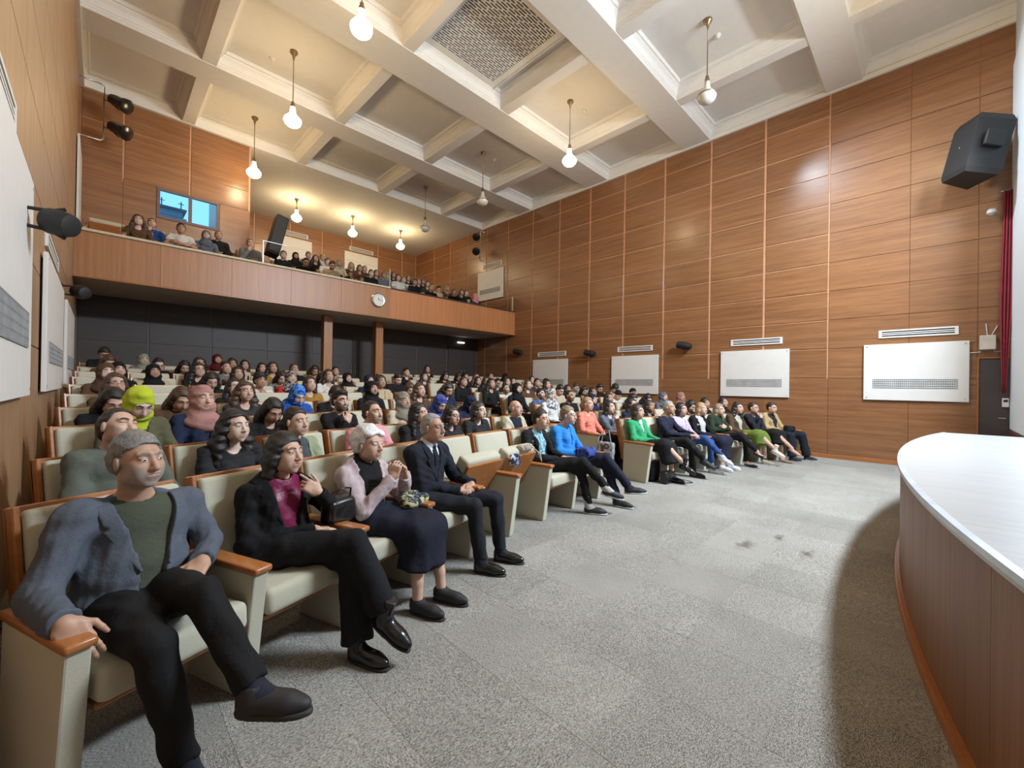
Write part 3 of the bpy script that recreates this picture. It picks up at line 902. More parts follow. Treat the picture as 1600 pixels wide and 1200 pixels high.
# wall clock on the balcony front
t = tag(empty('wall_clock', (5.80, BYF + 0.01, 3.97)), 'round silver-rimmed wall clock on the wooden balcony front', 'clock')
RX = Matrix.Rotation(math.pi / 2, 4, 'X')
MB().lathe([(0.165, 0.015), (0.17, 0.055), (0.19, 0.06), (0.215, 0.04), (0.22, 0.0)], 36, RX, False).build('rim', STEEL, t, smooth='auto')
MB().lathe([(0.172, 0.02), (0.171, 0.018)], 36, Matrix.Translation((0, -0.026, 0)) @ RX).build('dial', mat_plain('clock_dial', (0.72, 0.72, 0.66, 1), 0.4, var=0.0), t)
num = MB()
for k in range(12):
    a = math.radians(90 - 30 * (k + 1))
    cu = bpy.data.curves.new('numeral', 'FONT')
    cu.body = str(k + 1)
    cu.size = 0.042
    cu.align_x = 'CENTER'
    cu.align_y = 'CENTER'
    cu.resolution_u = 2
    tmp = bpy.data.objects.new('numeral', cu)
    COL.objects.link(tmp)
    bpy.context.view_layer.update()
    me = bpy.data.meshes.new_from_object(tmp.evaluated_get(bpy.context.evaluated_depsgraph_get()))
    num.add([(0.14 * math.cos(a) + v.co.x, -0.0475, 0.14 * math.sin(a) + v.co.y) for v in me.vertices], [tuple(p.vertices) for p in me.polygons])
    bpy.data.objects.remove(tmp)
    bpy.data.curves.remove(cu)
    bpy.data.meshes.remove(me)
num.build('numerals', BLACK, t)['kind'] = 'stuff'
for nm, L, w, ang, dy in (('hour_hand', 0.075, 0.007, 86, -0.05), ('minute_hand', 0.115, 0.005, -3, -0.053)):
    a = math.radians(ang)
    MB().box(-0.01, L, -0.002, 0.002, -w, w, Matrix.Translation((0, dy, 0)) @ Matrix.Rotation(-a, 4, 'Y')).build(nm, BLACK, t)

# box, cables, curtain, switch near the right-hand door
t = tag(empty('junction_box', (XR, -0.70, 2.42)), 'cream electrical junction box above the dark door', 'box')
MB().rbox(-0.09, 0, -0.10, 0.10, -0.13, 0.13, 0.008, 2).build('box_body', mat_plain('cream_plastic', (0.55, 0.50, 0.42, 1), 0.5), t)
for pts in ([(-0.02, 0.08, -0.13), (-0.02, 0.08, -0.17), (-0.02, 0.30, -0.18)], [(-0.02, -0.08, -0.13), (-0.02, -0.08, -0.17), (-0.02, -0.24, -0.17)], [(-0.02, 0.0, 0.13), (-0.02, 0.02, 0.35)], [(-0.02, -0.05, 0.13), (-0.02, -0.12, 0.3)]):
    MB().tube(pts, 0.007).build('cable', BOARD, t)
t = tag(empty('curtain', (11.42, -0.93, 1.5)), 'narrow red curtain hanging in the corner beside the white front wall', 'curtain')
vs_, fs_ = [], []
nz, nk = 18, 16
for i in range(nz + 1):
    z = 3.6 * i / nz
    wd = 0.02 + 0.05 * min(1, (i / nz) * 2.5) - 0.03 * max(0, i / nz - 0.5)
    for k in range(nk + 1):
        s = k / nk - 0.5
        vs_.append((0.035 * math.cos(s * 22) - 0.03, s * 2 * wd + 0.04 * (1 - i / nz), z))
for i in range(nz):
    for k in range(nk):
        a = i * (nk + 1) + k
        fs_.append((a, a + 1, a + nk + 2, a + nk + 1))
MB().add(vs_, fs_).build('drape', mat_plain('red_cloth', (0.28, 0.028, 0.045, 1), 0.8), t, smooth=True)
MB().tube([(-0.03, -0.06, 3.6), (-0.03, 0.10, 3.6)], 0.012).build('rail', STEEL, t)
bpy.data.objects['drape'].modifiers.new('thickness', 'SOLIDIFY').thickness = 0.006
t = tag(empty('wall_phone', (XR, -0.92, 1.33)), 'small grey wall intercom beside the dark door', 'intercom')
MB().rbox(-0.05, 0, -0.04, 0.04, -0.08, 0.08, 0.006, 2).build('housing', BOARD, t)
MB().box(-0.053, -0.049, -0.025, 0.025, 0.01, 0.05).build('display', BLACK, t)
t = tag(empty('exit_light', (10.6, YB - 0.05, 3.25)), 'small lit white fixture above the right back door under the balcony', 'lamp')
MB().rbox(-0.16, 0.16, -0.05, 0.04, -0.03, 0.03, 0.006, 2).build('housing', mat_emit('exit_glow', (0.9, 0.95, 1, 1), 1.2), t)

# ---------------------------------------------------------------- auditorium chairs
PL, PRR = 0.635, 0.62
chair_meshes = {}


def chair_parts():
    W = PL
    t = math.atan2(0.13, 0.56)
    M = Matrix.Translation((0, 0.165, 0.40)) @ Matrix.Rotation(-t, 4, 'X')
    cm = chair_meshes
    cm['backrest'] = MB().rbox(-W / 2 + 0.05, W / 2 - 0.03, -0.045, 0.045, 0.0, 0.575, 0.028, 4, M).mesh('backrest', CREAM, 'auto')
    cm['back_shell'] = MB().rbox(-W / 2 + 0.022, W / 2 - 0.018, 0.035, 0.072, -0.08, 0.597, 0.006, 2, M).rbox(-W / 2 + 0.022, -W / 2 + 0.045, -0.02, 0.06, -0.02, 0.592, 0.005, 1, M).mesh('back_shell', WOOD_ARM)
    S0 = Matrix.Translation((0, 0.13, 0.41)) @ Matrix.Rotation(math.radians(-3), 4, 'X')
    S1 = Matrix.Translation((0, 0.10, 0.43)) @ Matrix.Rotation(math.radians(-62), 4, 'X')
    for nm, SM in (('', S0), ('_up', S1)):
        cm['seat' + nm] = MB().rbox(-W / 2 + 0.055, W / 2 - 0.045, -0.47, 0.02, -0.075, 0.055, 0.035, 4, SM).mesh('seat', CREAM, 'auto')
        cm['seat_underside' + nm] = MB().rbox(-W / 2 + 0.06, W / 2 - 0.05, -0.43, 0.0, -0.098, -0.072, 0.006, 1, SM).mesh('seat_underside', WOOD_ARM)
        for q_ in (0, 1):
            cm['seat_bolt' + 'ab'[q_] + nm] = MB().lathe([(0.012, 0.0), (0.010, -0.006)], 8, SM @ Matrix.Translation((0.17 - 0.34 * q_, -0.10, -0.098))).mesh('seat_bolt', STEEL)
    # side panel: a slab tapering to the floor, armrest on top
    pts = [(-0.35, 0.60), (0.14, 0.60), (0.16, 0.0), (-0.27, 0.0)]
    for nm, s in (('l', -1), ('r', 1)):
        x0, x1 = s * W / 2 - 0.036, s * W / 2 + 0.036
        bm = bmesh.new()
        vv = [bm.verts.new((x, y, z)) for x in (x0, x1) for y, z in pts]
        for f in [(0, 1, 2, 3), (7, 6, 5, 4), (0, 4, 5, 1), (1, 5, 6, 2), (2, 6, 7, 3), (3, 7, 4, 0)]:
            bm.faces.new([vv[i] for i in f])
        bmesh.ops.recalc_face_normals(bm, faces=list(bm.faces))
        bmesh.ops.bevel(bm, geom=list(bm.edges), offset=0.008, segments=2, profile=0.5, affect='EDGES')
        me = bpy.data.meshes.new('side_panel')
        bm.to_mesh(me)
        bm.free()
        me.materials.append(CREAM)
        cm['side_panel_' + nm] = me
        cm['armrest_' + nm] = MB().rbox(s * W / 2 - 0.045, s * W / 2 + 0.045, -0.37, 0.16, 0.60, 0.632, 0.012, 3).mesh('armrest', WOOD_ARM, 'auto')


chair_parts()
EMPTY_UP = set()


def seat_xy(side, row, i):
    R = R0 + 0.35 + DR * row
    s = (-0.68 - (7.5 - i) * PL) if side == 'L' else (0.70 + (i + 0.5) * PRR)
    a = s / (R0 + 0.35 + DR * row)
    # rows are concentric arcs, every seat faces the middle of the stage
    return CX + R * math.sin(a), CY + R * math.cos(a), RISES[row], -a


def chair(loc, rz, label, group, first, up=False, sx=1.0):
    t = tag(empty('auditorium_chair', loc, rz), label, 'chair', group)
    t.scale = (sx, 1, 1)
    sfx = '_up' if up else ''
    for k in ('backrest', 'back_shell', 'seat' + sfx, 'seat_underside' + sfx, 'seat_bolta' + sfx, 'seat_boltb' + sfx, 'side_panel_r', 'armrest_r') + (('side_panel_l', 'armrest_l') if first else ()):
        nm = k.replace('_up', '').replace('_l', '').replace('_r', '') if k.startswith(('side', 'arm')) else k.replace('_up', '').replace('bolta', 'bolt').replace('boltb', 'bolt')
        place(chair_meshes[k], nm, t)
    return t


def seat_label(side, row, i):
    if side == 'L':
        if i < 4:
            return '%s row, %s seat from left wall' % (ORD[row], NTH[i])
        return '%s row of left block, %s seat from aisle' % (ORD[row], NTH[7 - i])
    return '%s row of right block, %s seat from aisle' % (ORD[row], NTH[i]) if i < 4 else '%s row, %s seat from right wall' % (ORD[row], NTH[7 - i])
# ---------------------------------------------------------------- bodies: implicit surfaces meshed with surface nets
def V3(p):
    return np.array(p, dtype=np.float64)


class Blob:
    """ordered list of smooth unions / cuts of capsules, ellipsoids, boxes; mesh() extracts one continuous surface"""
    def __init__(s):
        s.ops = []

    def cap(s, a, b, ra, rb=None, k=0.03, M=None):
        a, b = V3(a), V3(b)
        if M is not None:
            a, b = M(a), M(b)
        s.ops.append(('cap', a, b, ra, ra if rb is None else rb, k, 1))
        return s

    def chain(s, pts, rs, k=0.02, M=None):
        for i in range(len(pts) - 1):
            s.cap(pts[i], pts[i + 1], rs[i], rs[i + 1], k, M)
        return s

    def fcap(s, a, b, ra, rb, k=0.02, M=None, sign=1):
        a, b = V3(a), V3(b)
        if M is not None:
            a, b = M(a), M(b)
        s.ops.append(('fcap', a, b, ra, rb, k, sign))
        return s

    def ell(s, c, r, R=None, k=0.04, M=None, sign=1):
        c = V3(c)
        R = np.eye(3) if R is None else R
        if M is not None:
            c, R = M(c), M.R @ R
        s.ops.append(('ell', c, V3(r), R, None, k, sign))
        return s

    def box(s, c, h, R=None, k=0.01, rad=0.01, M=None, sign=1):
        c = V3(c)
        R = np.eye(3) if R is None else R
        if M is not None:
            c, R = M(c), M.R @ R
        s.ops.append(('box', c, V3(h), R, rad, k, sign))
        return s

    def cut(s, fn, lo, hi, k=0.006):
        """remove the region where fn(X, Y, Z) < 0 inside a box"""
        s.ops.append(('fn', V3(lo), V3(hi), fn, None, k, -1))
        return s

    def wrinkle(s, amp, freq, seed=0, lo=None, hi=None):
        s.ops.append(('wr', amp, freq, seed, lo, hi, 0))
        return s

    def bounds(s):
        lo, hi = V3((9, 9, 9)), V3((-9, -9, -9))
        for o in s.ops:
            if o[-1] != 1:
                continue
            if o[0] in ('cap', 'fcap'):
                r = max(o[3], o[4])
                lo = np.minimum(lo, np.minimum(o[1], o[2]) - r)
                hi = np.maximum(hi, np.maximum(o[1], o[2]) + r)
            else:
                e = np.abs(o[3]) @ o[2] if o[0] == 'box' else np.sqrt((o[3] ** 2) @ (o[2] ** 2))
                lo = np.minimum(lo, o[1] - e)
                hi = np.maximum(hi, o[1] + e)
        return lo - 0.02, hi + 0.02

    def mesh(s, name, res, mat, fine=None, fres=0.005, smooth=True, info=None):
        lo, hi = s.bounds()
        ax = []
        for d in range(3):
            p, out = lo[d], []
            while p < hi[d]:
                out.append(p)
                h = res
                if fine:
                    for (fl_, fh) in fine:
                        if fl_[d] <= p + res * 0.5 and p <= fh[d]:
                            h = fres
                            break
                p += h
            out.append(p)
            ax.append(np.array(out))
        X, Y, Z = ax
        D = np.full((len(X), len(Y), len(Z)), 0.5, dtype=np.float32)
        for o in s.ops:
            k = o[5] if o[0] != 'wr' else 0
            m = 0.012 + res + (k or 0)
            if o[0] in ('cap', 'fcap'):
                r = max(o[3], o[4])
                l, h = np.minimum(o[1], o[2]) - r - m, np.maximum(o[1], o[2]) + r + m
            elif o[0] in ('ell', 'box'):
                e = np.abs(o[3]) @ o[2] if o[0] == 'box' else np.sqrt((o[3] ** 2) @ (o[2] ** 2))
                l, h = o[1] - e - m, o[1] + e + m
            elif o[0] == 'fn':
                l, h = o[1], o[2]
            else:
                l, h = (lo, hi) if o[4] is None else (V3(o[4]), V3(o[5]))
            sl = []
            for d in range(3):
                i0 = max(0, np.searchsorted(ax[d], l[d]) - 1)
                i1 = min(len(ax[d]), np.searchsorted(ax[d], h[d]) + 1)
                sl.append(slice(i0, i1))
            if any(q.stop <= q.start for q in sl):
                continue
            sub = D[sl[0], sl[1], sl[2]]
            gx, gy, gz = X[sl[0]][:, None, None], Y[sl[1]][None, :, None], Z[sl[2]][None, None, :]
            if o[0] == 'wr':
                msk = np.abs(sub) < 0.03
                idx = np.nonzero(msk)
                px, py, pz = X[sl[0]][idx[0]], Y[sl[1]][idx[1]], Z[sl[2]][idx[2]]
                rg = np.random.RandomState(o[3])
                q = np.zeros(len(px))
                for _ in range(4):
                    w = rg.normal(size=3)
                    w = w / np.linalg.norm(w) * o[2] * rg.uniform(0.6, 1.5)
                    w2 = rg.normal(size=3) * 9
                    q += np.sin(px * w[0] + py * w[1] + pz * w[2] + 2.0 * np.sin(px * w2[0] + py * w2[1] + pz * w2[2]) + rg.uniform(0, 6))
                sub[idx] += (o[1] * q * 0.5).astype(np.float32)
                continue
            if o[0] == 'fn':
                d2 = o[3](gx, gy, gz) + 0 * sub
            elif o[0] in ('cap', 'fcap'):
                a, b, ra, rb = o[1:5]
                ab = b - a
                L2 = float(ab @ ab) + 1e-12
                ux, uy, uz = gx - a[0], gy - a[1], gz - a[2]
                tt = (ux * ab[0] + uy * ab[1] + uz * ab[2]) / L2
                tc = np.clip(tt, 0, 1)
                d2 = np.sqrt((ux - tc * ab[0]) ** 2 + (uy - tc * ab[1]) ** 2 + (uz - tc * ab[2]) ** 2) - (ra + (rb - ra) * tc)
                if o[0] == 'fcap':
                    L = math.sqrt(L2)
                    side = np.sqrt(np.maximum(0, (ux - tt * ab[0]) ** 2 + (uy - tt * ab[1]) ** 2 + (uz - tt * ab[2]) ** 2)) - (ra + (rb - ra) * tc)
                    # flat at the b end, round at the a end
                    d2 = np.maximum(np.where(tt > 0, side, d2), (tt - 1) * L)
            else:
                c, r, R = o[1:4]
                ux, uy, uz = gx - c[0], gy - c[1], gz - c[2]
                lx = ux * R[0, 0] + uy * R[1, 0] + uz * R[2, 0]
                ly = ux * R[0, 1] + uy * R[1, 1] + uz * R[2, 1]
                lz = ux * R[0, 2] + uy * R[1, 2] + uz * R[2, 2]
                if o[0] == 'ell':
                    k0 = np.sqrt((lx / r[0]) ** 2 + (ly / r[1]) ** 2 + (lz / r[2]) ** 2)
                    k1 = np.sqrt((lx / r[0] ** 2) ** 2 + (ly / r[1] ** 2) ** 2 + (lz / r[2] ** 2) ** 2) + 1e-9
                    d2 = np.where(k0 < 1e-4, -float(min(r)), k0 * (k0 - 1) / k1)
                else:
                    rad = o[4]
                    qx, qy, qz = np.abs(lx) - r[0] + rad, np.abs(ly) - r[1] + rad, np.abs(lz) - r[2] + rad
                    d2 = np.sqrt(np.maximum(qx, 0) ** 2 + np.maximum(qy, 0) ** 2 + np.maximum(qz, 0) ** 2) + np.minimum(np.maximum(qx, np.maximum(qy, qz)), 0) - rad
            d1 = sub
            if o[-1] == 1:
                h_ = np.clip(0.5 + 0.5 * (d1 - d2) / k, 0, 1)
                D[sl[0], sl[1], sl[2]] = d1 + (d2 - d1) * h_ - k * h_ * (1 - h_)
            else:
                d2 = -d2
                h_ = np.clip(0.5 - 0.5 * (d1 - d2) / k, 0, 1)
                D[sl[0], sl[1], sl[2]] = d1 + (d2 - d1) * h_ + k * h_ * (1 - h_)
        D[0], D[-1], D[:, 0], D[:, -1], D[:, :, 0], D[:, :, -1] = 1, 1, 1, 1, 1, 1
        return nets(D, X, Y, Z, name, mat, smooth, info)


def nets(D, X, Y, Z, name, mat, smooth, info):
    S_ = D < 0
    c = np.zeros(tuple(n - 1 for n in D.shape), dtype=np.int8)
    for i in (0, 1):
        for j in (0, 1):
            for k in (0, 1):
                c += S_[i:i + c.shape[0], j:j + c.shape[1], k:k + c.shape[2]]
    act = (c > 0) & (c < 8)
    I = np.nonzero(act)
    n = len(I[0])
    idx = np.full(c.shape, -1, dtype=np.int32)
    idx[I] = np.arange(n)
    val = {}
    for i in (0, 1):
        for j in (0, 1):
            for k in (0, 1):
                val[i, j, k] = D[I[0] + i, I[1] + j, I[2] + k]
    acc = np.zeros((n, 3))
    cnt = np.zeros(n)
    cs = [(i, j, k) for i in (0, 1) for j in (0, 1) for k in (0, 1)]
    for a in cs:
        for d in range(3):
            if a[d] == 1:
                continue
            b = list(a)
            b[d] = 1
            va, vb = val[a], val[tuple(b)]
            m = (va < 0) != (vb < 0)
            t = np.where(m, va / np.where(m, va - vb, 1), 0)
            for e in range(3):
                acc[:, e] += m * (a[e] + (t if e == d else 0))
            cnt += m
    acc /= cnt[:, None]
    P = np.empty((n, 3))
    for d, A in enumerate((X, Y, Z)):
        P[:, d] = A[I[d]] + acc[:, d] * (A[I[d] + 1] - A[I[d]])
    quads = []
    for d in range(3):
        sa = [slice(None)] * 3
        sb = [slice(None)] * 3
        sa[d], sb[d] = slice(0, -1), slice(1, None)
        A, B = S_[tuple(sa)], S_[tuple(sb)]
        E = np.nonzero(A != B)
        ins = A[E]
        o1, o2 = [q for q in range(3) if q != d]
        ok = (E[o1] > 0) & (E[o2] > 0) & (E[o1] < D.shape[o1] - 1) & (E[o2] < D.shape[o2] - 1)
        E = [e[ok] for e in E]
        ins = ins[ok]
        q = []
        for (da, db) in ((1, 1), (0, 1), (0, 0), (1, 0)):
            e = [E[0].copy(), E[1].copy(), E[2].copy()]
            e[o1] = e[o1] - da
            e[o2] = e[o2] - db
            q.append(idx[e[0], e[1], e[2]])
        q = np.stack(q, 1)
        flip = ins if d != 1 else ~ins
        q = np.where(flip[:, None], q, q[:, ::-1])
        quads.append(q)
    F = np.concatenate(quads)
    F = F[(F >= 0).all(1)]
    me = bpy.data.meshes.new(name)
    me.vertices.add(n)
    me.vertices.foreach_set('co', P.astype(np.float32).ravel())
    me.loops.add(len(F) * 4)
    me.loops.foreach_set('vertex_index', F.astype(np.int32).ravel())
    me.polygons.add(len(F))
    me.polygons.foreach_set('loop_start', np.arange(0, len(F) * 4, 4, dtype=np.int32))
    try:
        me.polygons.foreach_set('loop_total', np.full(len(F), 4, dtype=np.int32))
    except Exception:
        pass
    me.polygons.foreach_set('use_smooth', np.ones(len(F), dtype=bool))
    me.update(calc_edges=True)
    if mat:
        me.materials.append(mat)
    if info is not None:
        colr = info(P).astype(np.float32)
        at = me.color_attributes.new('mask', 'FLOAT_COLOR', 'POINT')
        at.data.foreach_set('color', colr.ravel())
    return me


class Frame:
    """rigid frame: calling it maps local points to the parent space"""
    def __init__(s, c, R):
        s.c, s.R = V3(c), R

    def __call__(s, p):
        return s.c + s.R @ V3(p)


def rot(ax, a):
    return np.array(Matrix.Rotation(a, 3, ax))


def unit(v):
    v = V3(v)
    return v / (np.linalg.norm(v) + 1e-12)
# ---------------------------------------------------------------- people
def mat_skin(col, hair, beard=0.0, lip=None):
    key = ('skin', col, hair, beard)
    if key in _mats:
        return _mats[key]
    m, nt, b = nodes_of('skin')
    at = N(nt, 'ShaderNodeAttribute')
    at.attribute_name = 'mask'
    sep = N(nt, 'ShaderNodeSeparateColor')
    nt.links.new(at.outputs['Color'], sep.inputs[0])
    tc = N(nt, 'ShaderNodeTexCoord')
    f = noise(nt, tc.outputs['Object'], 28, 4)
    base = ramp(nt, f, [(0.3, tuple(c * 0.88 for c in col)), (0.7, tuple(min(1, c * 1.06) for c in col))])
    lipc = lip or (col[0] * 0.74, col[1] * 0.50, col[2] * 0.52)
    c = mix_rgb(nt, sep.outputs[0], base, (*lipc, 1))
    if beard:
        mul = N(nt, 'ShaderNodeMath', operation='MULTIPLY')
        nt.links.new(sep.outputs[2], mul.inputs[0])
        f3 = noise(nt, tc.outputs['Object'], 190, 4)
        rr = ramp(nt, f3, [(0.35, (beard * 0.55,) * 3), (0.6, (min(1, beard * 1.2),) * 3)])
        nt.links.new(rr, mul.inputs[1])
        c = mix_rgb(nt, mul.outputs[0], c, (*hair, 1))
    c = mix_rgb(nt, sep.outputs[1], c, (*[h * 0.8 for h in hair], 1))
    nt.links.new(c, b.inputs['Base Color'])
    b.inputs['Roughness'].default_value = 0.5
    b.inputs['Specular IOR Level'].default_value = 0.4
    bump(nt, b, noise(nt, tc.outputs['Object'], 160, 3), 0.10, 0.002)
    _mats[key] = m
    return m


def mat_hair(col):
    key = ('hair', col)
    if key in _mats:
        return _mats[key]
    m, nt, b = nodes_of('hair')
    tc = N(nt, 'ShaderNodeTexCoord')
    w = noise(nt, tc.outputs['Object'], 9, 2)
    mp = N(nt, 'ShaderNodeVectorMath', operation='ADD')
    nt.links.new(tc.outputs['Object'], mp.inputs[0])
    cb = N(nt, 'ShaderNodeCombineXYZ')
    mu = N(nt, 'ShaderNodeMath', operation='MULTIPLY')
    nt.links.new(w, mu.inputs[0])
    mu.inputs[1].default_value = 0.05
    nt.links.new(mu.outputs[0], cb.inputs[0])
    nt.links.new(cb.outputs[0], mp.inputs[1])
    v = mapped(nt, mp.outputs[0], (130, 130, 12))
    f = noise(nt, v, 1.0, 4, 0.7)
    c = ramp(nt, f, [(0.3, tuple(q * 0.5 for q in col)), (0.7, tuple(min(1, q * 1.7 + 0.004) for q in col))])
    nt.links.new(c, b.inputs['Base Color'])
    b.inputs['Roughness'].default_value = 0.48
    bump(nt, b, f, 0.55, 0.006)
    _mats[key] = m
    return m


def mat_cloth(col, kind='plain', col2=None, rough=0.85):
    key = ('cloth', col, kind, col2)
    if key in _mats:
        return _mats[key]
    m, nt, b = nodes_of('cloth')
    tc = N(nt, 'ShaderNodeTexCoord')
    f = noise(nt, tc.outputs['Object'], 320, 2)
    dk = tuple(q * 0.78 for q in col)
    lt = tuple(min(1, q * 1.22) for q in col)
    c = ramp(nt, f, [(0.3, dk), (0.7, lt)])
    if kind == 'stripe':
        w = N(nt, 'ShaderNodeTexWave')
        w.inputs['Scale'].default_value = 22
        w.inputs['Distortion'].default_value = 0.6
        nt.links.new(tc.outputs['Object'], w.inputs['Vector'])
        c = mix_rgb(nt, ramp(nt, w.outputs['Fac'], [(0.48, (0, 0, 0)), (0.56, (1, 1, 1))]), c, (*col2, 1))
    elif kind in ('floral', 'camo'):
        g = noise(nt, tc.outputs['Object'], 26 if kind == 'floral' else 17, 2)
        c = mix_rgb(nt, ramp(nt, g, [(0.50, (0, 0, 0)), (0.54, (1, 1, 1))]), c, (*col2, 1))
        g2 = noise(nt, mapped(nt, tc.outputs['Object'], (1.3, -1.1, 0.9)), 34, 2)
        c = mix_rgb(nt, ramp(nt, g2, [(0.56, (0, 0, 0)), (0.60, (1, 1, 1))]), c, (*[0.5 * (x + y) * 0.6 for x, y in zip(col, col2)], 1))
    nt.links.new(c, b.inputs['Base Color'])
    b.inputs['Roughness'].default_value = rough
    b.inputs['Specular IOR Level'].default_value = 0.25
    f2 = noise(nt, tc.outputs['Object'], 18, 5, 0.55)
    bump(nt, b, f2, 0.35, 0.02)
    _mats[key] = m
    return m


SHOE_BLACK = mat_plain('shoe_leather', (0.012, 0.012, 0.013, 1), 0.2)
SHOE_SOFT = mat_plain('shoe_fabric', (0.016, 0.016, 0.018, 1), 0.65)
SHOE_WHITE = mat_plain('shoe_white', (0.62, 0.64, 0.66, 1), 0.5)
SHOE_CREAM = mat_plain('shoe_cream', (0.62, 0.56, 0.46, 1), 0.45)
SHOE_NUDE = mat_plain('shoe_nude', (0.42, 0.27, 0.19, 1), 0.4)
SOLE = mat_plain('shoe_sole', (0.02, 0.02, 0.02, 1), 0.7)
SOLE_W = mat_plain('shoe_sole_white', (0.45, 0.45, 0.46, 1), 0.7)
SCLERA, _nt, _b = nodes_of('eyeball')
_tc = N(_nt, 'ShaderNodeTexCoord')
_l = N(_nt, 'ShaderNodeVectorMath', operation='LENGTH')
_nt.links.new(mapped(_nt, _tc.outputs['Object'], (1, 1, 0)), _l.inputs[0])
_nt.links.new(ramp(_nt, _l.outputs['Value'], [(0.0, (0.004, 0.003, 0.003)), (0.0030, (0.02, 0.010, 0.006)), (0.0058, (0.03, 0.014, 0.008)), (0.0068, (0.55, 0.52, 0.48))]), _b.inputs['Base Color'])
_b.inputs['Roughness'].default_value = 0.12
eye_mesh = MB().lathe([(0.0005, 0.0070), (0.005, 0.0066), (0.010, 0.005), (0.0135, 0.0022), (0.0145, 0.0), (0.0135, -0.0022), (0.010, -0.005), (0.005, -0.0066), (0.0005, -0.0070)], 14).mesh('eye', SCLERA, True)
# the eyeball lathe axis is z; its radius is squashed into an almond when placed


HEADS = {}


def head_prims(B, M, sex, hero=False):
    f = sex == 'f'
    B.ell((0, 0.020, 0.030), (0.074, 0.092, 0.086), None, 0.02, M)
    B.ell((0, -0.020, -0.020), (0.061 if f else 0.063, 0.070, 0.082), None, 0.03, M)
    B.ell((0, -0.040, -0.075), (0.036 if f else 0.043, 0.040, 0.034), None, 0.03, M)
    B.ell((0, -0.066, -0.098), (0.017 if f else 0.024, 0.016, 0.014), None, 0.02, M)
    for s in (-1, 1):
        B.ell((s * 0.038, -0.056, -0.020), (0.021, 0.020, 0.019), None, 0.03, M)
        B.ell((s * 0.034, -0.050, -0.050), (0.024, 0.026, 0.030), None, 0.03, M)
        B.ell((s * 0.052, -0.008, -0.062), (0.014, 0.03, 0.022), None, 0.03, M)
        B.cap((s * 0.014, -0.083, 0.036), (s * 0.046, -0.068, 0.034), 0.008 if f else 0.011, 0.008, 0.016, M)
        B.ell((s * 0.031, -0.0985, 0.010), (0.021, 0.0165 if f else 0.018, 0.0135), None, 0.012, M, -1)
        B.ell((s * 0.031, -0.0735, 0.0165), (0.0185, 0.0125, 0.0065), None, 0.005, M)
        B.ell((s * 0.031, -0.0735, 0.0035), (0.0170, 0.0115, 0.0045), None, 0.005, M)
        B.ell((s * 0.078, 0.010, -0.004), (0.010, 0.019, 0.031), rot('Z', s * 0.35), 0.008, M)
    B.cap((0, -0.084, 0.016), (0, -0.108, -0.026), 0.008, 0.0125 if f else 0.014, 0.014, M)
    for s in (-1, 1):
        B.ell((s * 0.012, -0.097, -0.030), (0.009, 0.011, 0.008), None, 0.006, M)
    B.ell((0, -0.082, -0.056), (0.024, 0.012, 0.022), None, 0.014, M)
    B.ell((0, -0.0915, -0.0520), (0.0245, 0.0072, 0.0046), None, 0.006, M)
    B.ell((0, -0.0905, -0.0620), (0.0215, 0.0075, 0.0054), None, 0.006, M)
    B.box((0, -0.105, -0.0568), (0.024, 0.016, 0.0010), None, 0.004, 0.0005, M, -1)


def head_mask(M, brows=1.0, sex='m', fres=0.005):
    Ri = M.R.T

    def info(P):
        q = (P - M.c) @ Ri.T
        x, y, z = np.abs(q[:, 0]), q[:, 1], q[:, 2]
        near = (np.abs(q) < 0.16).all(1)
        lip = np.clip(1.6 - ((x / 0.026) ** 2 + ((z + 0.057) / 0.0105) ** 2) * 1.6, 0, 1) * (y < -0.078) * near
        bz = 0.0335 + 0.004 * np.sin((x - 0.014) / 0.036 * 3.1) - (x > 0.04) * (x - 0.04) * 0.3
        bt = (0.0052 if sex == 'm' else 0.0036) * max(1.0, fres / 0.0052) * np.clip(1.5 - (x / 0.052) ** 3, 0.3, 1)
        brow = np.clip(1.7 - ((z - bz) / bt) ** 2, 0, 1) * (x > 0.012) * (x < 0.052) * (y < -0.045) * near * brows
        lash = np.clip(1.5 - ((z - 0.0155) / (0.0022 * max(1.0, fres / 0.0045))) ** 2, 0, 1) * (np.abs(x - 0.031) < 0.0175) * (y < -0.071) * near * 0.7
        line = -0.034 + np.clip(x - 0.030, 0, 1) * 1.15
        brd = np.clip((line - z) / 0.014, 0, 1) * near * np.clip((z + 0.128) / 0.012, 0, 1) * np.clip((0.012 - y) / 0.02, 0, 1) * (1 - np.clip(lip * 1.4, 0, 1))
        out = np.zeros((len(P), 4))
        lip = lip * (0.85 if sex == 'f' else 0.55)
        out[:, 0], out[:, 1], out[:, 2], out[:, 3] = lip, np.maximum(brow, lash), brd, 1
        return out
    return info


